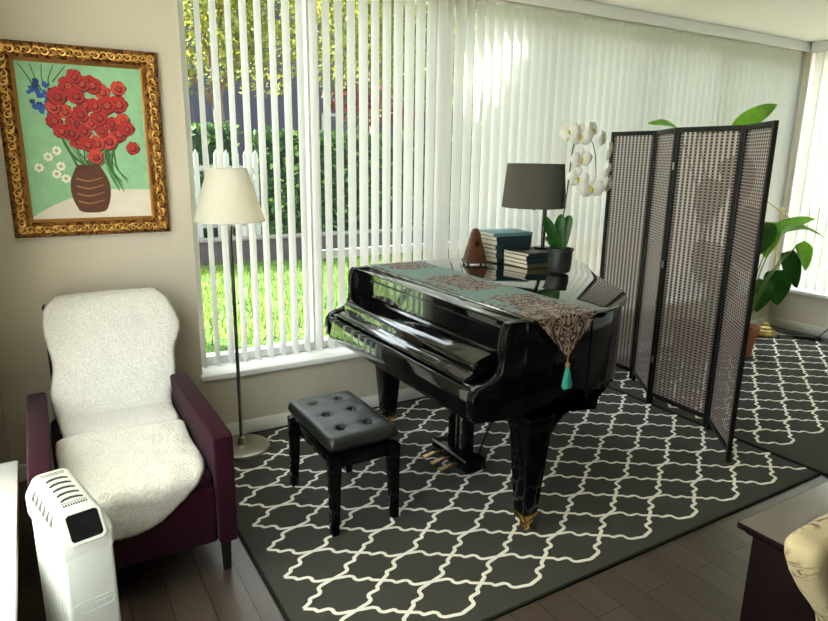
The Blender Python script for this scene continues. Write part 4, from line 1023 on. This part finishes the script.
bo = [(1.20, .898), (1.175, .89), (1.165, .872), (1.172, .845), (1.20, .80), (1.245, .745), (1.30, .69), (1.345, .64), (1.37, .58), (1.38, .46), (1.78, .46), (1.79, .58), (1.815, .64), (1.86, .69), (1.915, .745), (1.96, .80), (1.988, .845), (1.995, .872), (1.985, .89), (1.96, .898), (1.58, .915)]
bo = [(x + .022, z) for x, z in bo]
bm = B(); prism(bm, bo[::-1], 'Y', .50, .575, .022, seg=4); obj('backrest', bm, flo, fc, ang=60)
bm = B(); box(bm, 1.34, 1.82, .04, .52, .40, .47, .025, 3); obj('seat', bm, flo, fc)
for x, y in ((1.37, .08), (1.79, .08), (1.39, .54), (1.77, .54)):
    bm = B(); frustum(bm, x, y, .001, .41, .014, .014, .02, .02, .003); obj('leg', bm, esp, fc)

# ------------------------------------------------------------------ garden
GZ = .06
bounce_m = pmat('pale_bounce_ground', rgb(150, 144, 130), .95, var=.2, vscale=1.5)  # unseen ground made paler than soil to bounce light up to the ceiling
pave = pmat('patio_paving', rgb(176, 160, 146), .85, var=.1, vscale=3)
turf = pmat('turf', rgb(96, 150, 40), .95, var=.35, vscale=3)
bm = B(); box(bm, -40, 60, WY + T + .001, 60, -.3, GZ - .02); box(bm, -40, LX - T - .001, -30, WY + T, -.3, GZ - .02); box(bm, LX - T, 60, -30, NY - T - .001, -.3, GZ - .02); box(bm, RX + T + .001, 60, NY - T, WY + T, -.3, GZ - .02); struct('ground', bm, bounce_m)
bm = B(); box(bm, -3, 16, WY + T + .003, 4.95, GZ - .019, GZ, .0); props(obj('patio', bm, pave), kind='structure')
bm = B(); box(bm, -3, 18, 4.952, 8.98, GZ - .019, GZ + .005); props(obj('lawn', bm, turf), kind='structure')
gm = [translucent('grass_a', rgb(132, 172, 62), (.42, .60, .10, 1), .45, .6), translucent('grass_b', rgb(100, 146, 52), (.27, .45, .08, 1), .4, .6), translucent('grass_c', rgb(160, 186, 70), (.5, .62, .1, 1), .45, .6)]
n = 26000
X = rng.uniform(.2, 12, n); Y = 4.96 + (8.84 - 4.96) * rng.random(n) ** 1.1
a = rng.uniform(0, 2 * PI, n); h = rng.uniform(.05, .13, n); w = rng.uniform(.006, .011, n); lx = rng.normal(0, .035, n); ly = rng.normal(0, .035, n)
V = np.empty((n, 3, 3)); V[:, 0] = np.c_[X - w * np.cos(a), Y - w * np.sin(a), np.full(n, GZ)]; V[:, 1] = np.c_[X + w * np.cos(a), Y + w * np.sin(a), np.full(n, GZ)]; V[:, 2] = np.c_[X + lx, Y + ly, GZ + h]
props(quads_obj('grass', V.reshape(-1, 3), np.arange(3 * n).reshape(n, 3), gm, mi=rng.choice([0, 0, 1, 1, 2], n).astype('int32')), 'sunlit green grass of the lawn outside the window', 'grass', kind='stuff')
stone = pmat('retaining_stone', rgb(98, 84, 86), .9, var=.35, vscale=7, bump=.6, bscale=14); capm = pmat('stone_cap', rgb(96, 90, 84), .85, var=.1)
gw = thing('garden_wall', 'low dark stone garden wall at the back of the lawn', 'garden wall', (7, 9.1, GZ))
bm = B(); box(bm, -3, 18, 9.0, 9.22, GZ, .385); obj('stonework', bm, stone, gw)
bm = B(); box(bm, -3, 18, 8.98, 9.24, .386, .425, .006); obj('coping', bm, capm, gw)
def leaves(P, size, mats, name, parent=None, prob=None):
    n = len(P); d = rng.normal(size=(n, 3)); d /= np.linalg.norm(d, axis=1)[:, None]
    e = rng.normal(size=(n, 3)); e -= (e * d).sum(1)[:, None] * d; e /= np.linalg.norm(e, axis=1)[:, None]
    s = rng.uniform(.7, 1.3, n)[:, None] * size
    V = np.stack([P + d * s, P + e * s * .55, P - d * s, P - e * s * .55], 1)
    return quads_obj(name, V.reshape(-1, 3), np.arange(4 * n).reshape(n, 4), mats, parent, mi=rng.choice(len(mats), n, p=prob).astype('int32'))
hg = [translucent('hedge_dark', rgb(36, 62, 34), (.06, .14, .03, 1), .3, .5), translucent('hedge_mid', rgb(58, 92, 44), (.14, .26, .04, 1), .35, .5), translucent('hedge_light', rgb(120, 150, 74), (.3, .42, .1, 1), .4, .5)]
core = pmat('hedge_core', rgb(30, 44, 28), .95)
for (x0, x1, y0, y1, z1, lab, nl) in ((2.95, 9.5, 9.45, 10.3, 1.96, 'clipped dark green hedge behind the low garden wall', 9000), (9.62, 17, 9.45, 10.3, 2.0, 'further stretch of hedge seen past the closed vanes', 4500), (-1.5, 2.82, 10.0, 10.8, 2.06, 'hedge behind the white picket fence', 4000)):
    t = thing('hedge', lab, 'hedge', ((x0 + x1) / 2, (y0 + y1) / 2, GZ))
    bm = B(); box(bm, x0 + .12, x1 - .0, y0 + .14, y1 - .1, GZ - .02, z1 - .14); obj('branches', bm, core, t)
    P = np.c_[rng.uniform(x0, x1, nl), y0 + .16 * rng.random(nl) ** 2 * 2, rng.uniform(.2, z1, nl)]
    k = nl // 4; P[:k, 1] = rng.uniform(y0, y1, k); P[:k, 2] = z1 - .12 + rng.normal(0, .05, k)
    leaves(P, .055, hg, 'foliage', t, [.5, .35, .15])
# picket fence
fwm = pmat('weathered_white', rgb(130, 130, 124), .7)
pf = thing('picket_fence', 'weathered white picket fence behind the pleated lamp shade', 'fence', (1.9, 9.33, .2))
bm = B()
for z in (.55, 1.35): box(bm, .6, 2.92, 9.36, 9.39, z, z + .07)
obj('rail', bm, fwm, pf)
for k in range(17):
    x = .64 + .14 * k; bm = B(); prism(bm, [(x - .035, .06), (x + .035, .06), (x + .035, 1.58), (x, 1.64), (x - .035, 1.58)], 'Y', 9.33, 9.355); obj('picket', bm, fwm, pf)
bark = pmat('tree_bark', rgb(84, 66, 50), .9, var=.35, vscale=10, bump=.6, bscale=30, stretch=(3, 3, .6))
lf = [translucent('leaf_gold', rgb(176, 180, 52), (.62, .60, .06, 1), .5, .5), translucent('leaf_green', rgb(118, 148, 44), (.36, .46, .05, 1), .5, .5), translucent('leaf_pale', rgb(206, 206, 110), (.72, .72, .2, 1), .5, .5)]
rdl = [translucent('blossom_red', rgb(170, 40, 60), (.6, .1, .14, 1), .4, .6), translucent('blossom_leaf', rgb(70, 96, 48), (.2, .3, .06, 1), .4, .5)]
def tree(label, x, y, h, r, crowns, nl, mats, prob=None, size=.075, keep=None, name='tree'):
    t = thing(name, label, 'tree', (x, y, GZ - .02))
    bm = B(); tp = spline([(x, y, GZ - .02), (x + .05, y, h * .3), (x - .03, y, h * .6), (x + .04, y, h * .95)], 5); tube(bm, tp, [r * (1 - .6 * i / len(tp)) for i in range(len(tp))], 10)
    for (cx, cy, cz, rx, ry, rz) in crowns: tube(bm, spline([(x, y, min(h * .75, max(1., cz - rz))), ((x + cx) / 2, (y + cy) / 2, (cz + h * .5) / 2 + .2), (cx, cy, cz)], 4), [r * .45, r * .42, r * .38, r * .34, r * .3, r * .27, r * .22, r * .18, r * .1], 7)
    obj('trunk', bm, bark, t, ang=60)
    P = []
    tot = sum(c[3] * c[4] * c[5] for c in crowns)
    for (cx, cy, cz, rx, ry, rz) in crowns:
        k = int(nl * rx * ry * rz / tot); d = rng.normal(size=(k, 3)); d /= np.linalg.norm(d, axis=1)[:, None]; q = rng.random(k) ** .45
        P.append(np.c_[cx + d[:, 0] * q * rx, cy + d[:, 1] * q * ry, cz + d[:, 2] * q * rz])
    P = np.concatenate(P)
    if keep is not None: P = P[keep(P)]
    leaves(P, size, mats, 'foliage', t, prob); return t
tree('golden leaved tree in the garden seen left behind the open vanes', 2.82, 11.0, 4.6, .13, [(2.6, 11, 3.6, 1.1, .8, 1.1), (3.6, 11.2, 3.5, 1.0, .8, 1.0), (3.0, 11, 4.6, 1.4, 1, .9), (1.7, 11.2, 3.2, .7, .6, .9)], 8000, lf, [.4, .4, .2], .048)
tree('second golden leaved tree in the garden behind the middle of the window', 5.75, 11.2, 4.8, .10, [(5.2, 11.2, 3.7, 1.1, .8, 1.2), (6.4, 11.3, 3.4, 1.1, .8, 1.2), (5.8, 11.2, 4.6, 1.4, 1, .9)], 8000, lf, [.4, .4, .2], .048)
tree('tree with yellow green leaves seen through the gaps by the orchid', 9.6, 11.5, 5.2, .12, [(9, 11.5, 3.6, 1.6, 1, 1.6), (10.6, 11.5, 3.5, 1.5, 1, 1.5), (9.8, 11.5, 4.9, 1.8, 1, 1.)], 4200, lf, [.5, .3, .2], .09)
tree('yellow green tree farthest right beyond the hedge', 13.8, 11.8, 5.4, .12, [(13, 11.8, 3.6, 1.8, 1, 1.7), (15, 11.8, 3.5, 1.8, 1, 1.6), (13.8, 11.8, 5., 2., 1, 1.)], 4200, lf, [.5, .3, .2], .1)
tree('red blossoming bush rising over the hedge', 5.35, 10.65, 2.5, .04, [(5.3, 10.65, 2.45, .75, .3, .42), (6.1, 10.65, 2.3, .5, .3, .3)], 900, rdl, [.6, .4], .05, name='flowering_bush')
slate = pmat('shed_cladding', rgb(78, 78, 98), .8, var=.12, vscale=2); tile = pmat('shed_roof', rgb(60, 58, 66), .8); dkg = pmat('dark_glazing', rgb(30, 36, 44), .1)
hb = thing('neighbouring_house', 'dark slate blue house beyond the hedge and trees', 'house', (7, 17, GZ))
bm = B(); box(bm, -8, 24, 15.5, 20, GZ - .02, 5.2); obj('wall', bm, slate, hb)
bm = B(); prism(bm, [(15.0, 5.2), (20.5, 5.2), (17.7, 7.4)], 'X', -8.4, 24.4); obj('roof', bm, tile, hb)
for x in (1.5, 6.5, 11.5, 16.5):
    bm = B(); box(bm, x, x + 1.3, 15.44, 15.499, 1.2, 2.6); wn = obj('window', bm, fwm, hb); bm = B(); box(bm, x + .07, x + 1.23, 15.425, 15.445, 1.27, 2.53); obj('pane', bm, dkg, wn)

for m_ in gm + lf + [turf]: dim(m_, .34)
for m_ in rdl + [stone, slate]: dim(m_, .35)
for m_ in hg: dim(m_, 1.1)
# unseen tree added to keep the sun off the window except through one gap
SUN = Vector((-.613, .514, .60)).normalized()
patch = [(2.42, 1.66), (2.36, 1.85), (2.38, 2.10), (2.51, 2.26), (2.74, 2.40), (2.99, 2.40), (3.05, 2.28), (2.93, 2.13), (2.8, 1.97), (2.64, 1.82)]
def inpoly(x, z):
    r = np.zeros(len(x), bool); n = len(patch)
    for i in range(n):
        (xa, za), (xb, zb) = patch[i], patch[(i + 1) % n]
        c = ((za > z) != (zb > z)) & (x < (xb - xa) * (z - za) / (zb - za + 1e-12) + xa); r ^= c
    return r
def keep(P):
    t = (P[:, 1] - 3.53) / SUN.y; return ~inpoly(P[:, 0] - SUN.x * t, P[:, 2] - SUN.z * t)
tree('large leafy shade tree close to the house outside the frame', -2.6, 8.2, 6.4, .16, [(-4.6, 8.0, 6.6, 1.5, .7, 1.6), (-3.2, 8.0, 6.7, 1.5, .7, 1.6), (-1.6, 8.0, 6.6, 1.5, .7, 1.6), (0, 8.0, 6.7, 1.5, .7, 1.6), (1.4, 8, 6.8, 1.2, .7, 1.5)], 17000, lf[1:2] + hg[1:2], None, .13, keep)

# ------------------------------------------------------------------ daylight
sd_ = bpy.data.lights.new('sun', 'SUN'); sd_.energy = 48.0; sd_.angle = math.radians(.6); sd_.color = (1, .95, .86)
so = bpy.data.objects.new('sun', sd_); COL.objects.link(so); so.rotation_euler = SUN.to_track_quat('Z', 'Y').to_euler()
w = bpy.data.worlds.new('World'); scn.world = w; w.use_nodes = True
bg = w.node_tree.nodes['Background']; bg.inputs[0].default_value = (.86, .93, 1., 1); bg.inputs[1].default_value = 5.4
def portal(loc, rot, sx, sy):
    l = bpy.data.lights.new('window_portal', 'AREA'); l.shape = 'RECTANGLE'; l.size = sx; l.size_y = sy; l.cycles.is_portal = True
    o = bpy.data.objects.new('window_portal', l); COL.objects.link(o); o.location = loc; o.rotation_euler = rot
portal(((FARW[0] + FARW[1]) / 2, WY + T + .02, 1.48), (-PI / 2, 0, 0), 5.4, 2.15)
portal((LX - T - .02, 1.54, 1.48), (0, -PI / 2, 0), 2.1, 2.45)
portal((RX + T + .02, .8, 1.48), (0, PI / 2, 0), 2.1, 4.8)
scn.view_settings.view_transform = 'Standard'; scn.view_settings.look = 'None'; scn.view_settings.gamma = 1; scn.view_settings.use_curve_mapping = False
scn.view_settings.exposure = 0.42
cy = scn.cycles; cy.max_bounces = 10; cy.diffuse_bounces = 5; cy.glossy_bounces = 5; cy.transparent_max_bounces = 24; cy.transmission_bounces = 6; cy.sample_clamp_indirect = 8; cy.use_denoising = True
cy.caustics_reflective = False
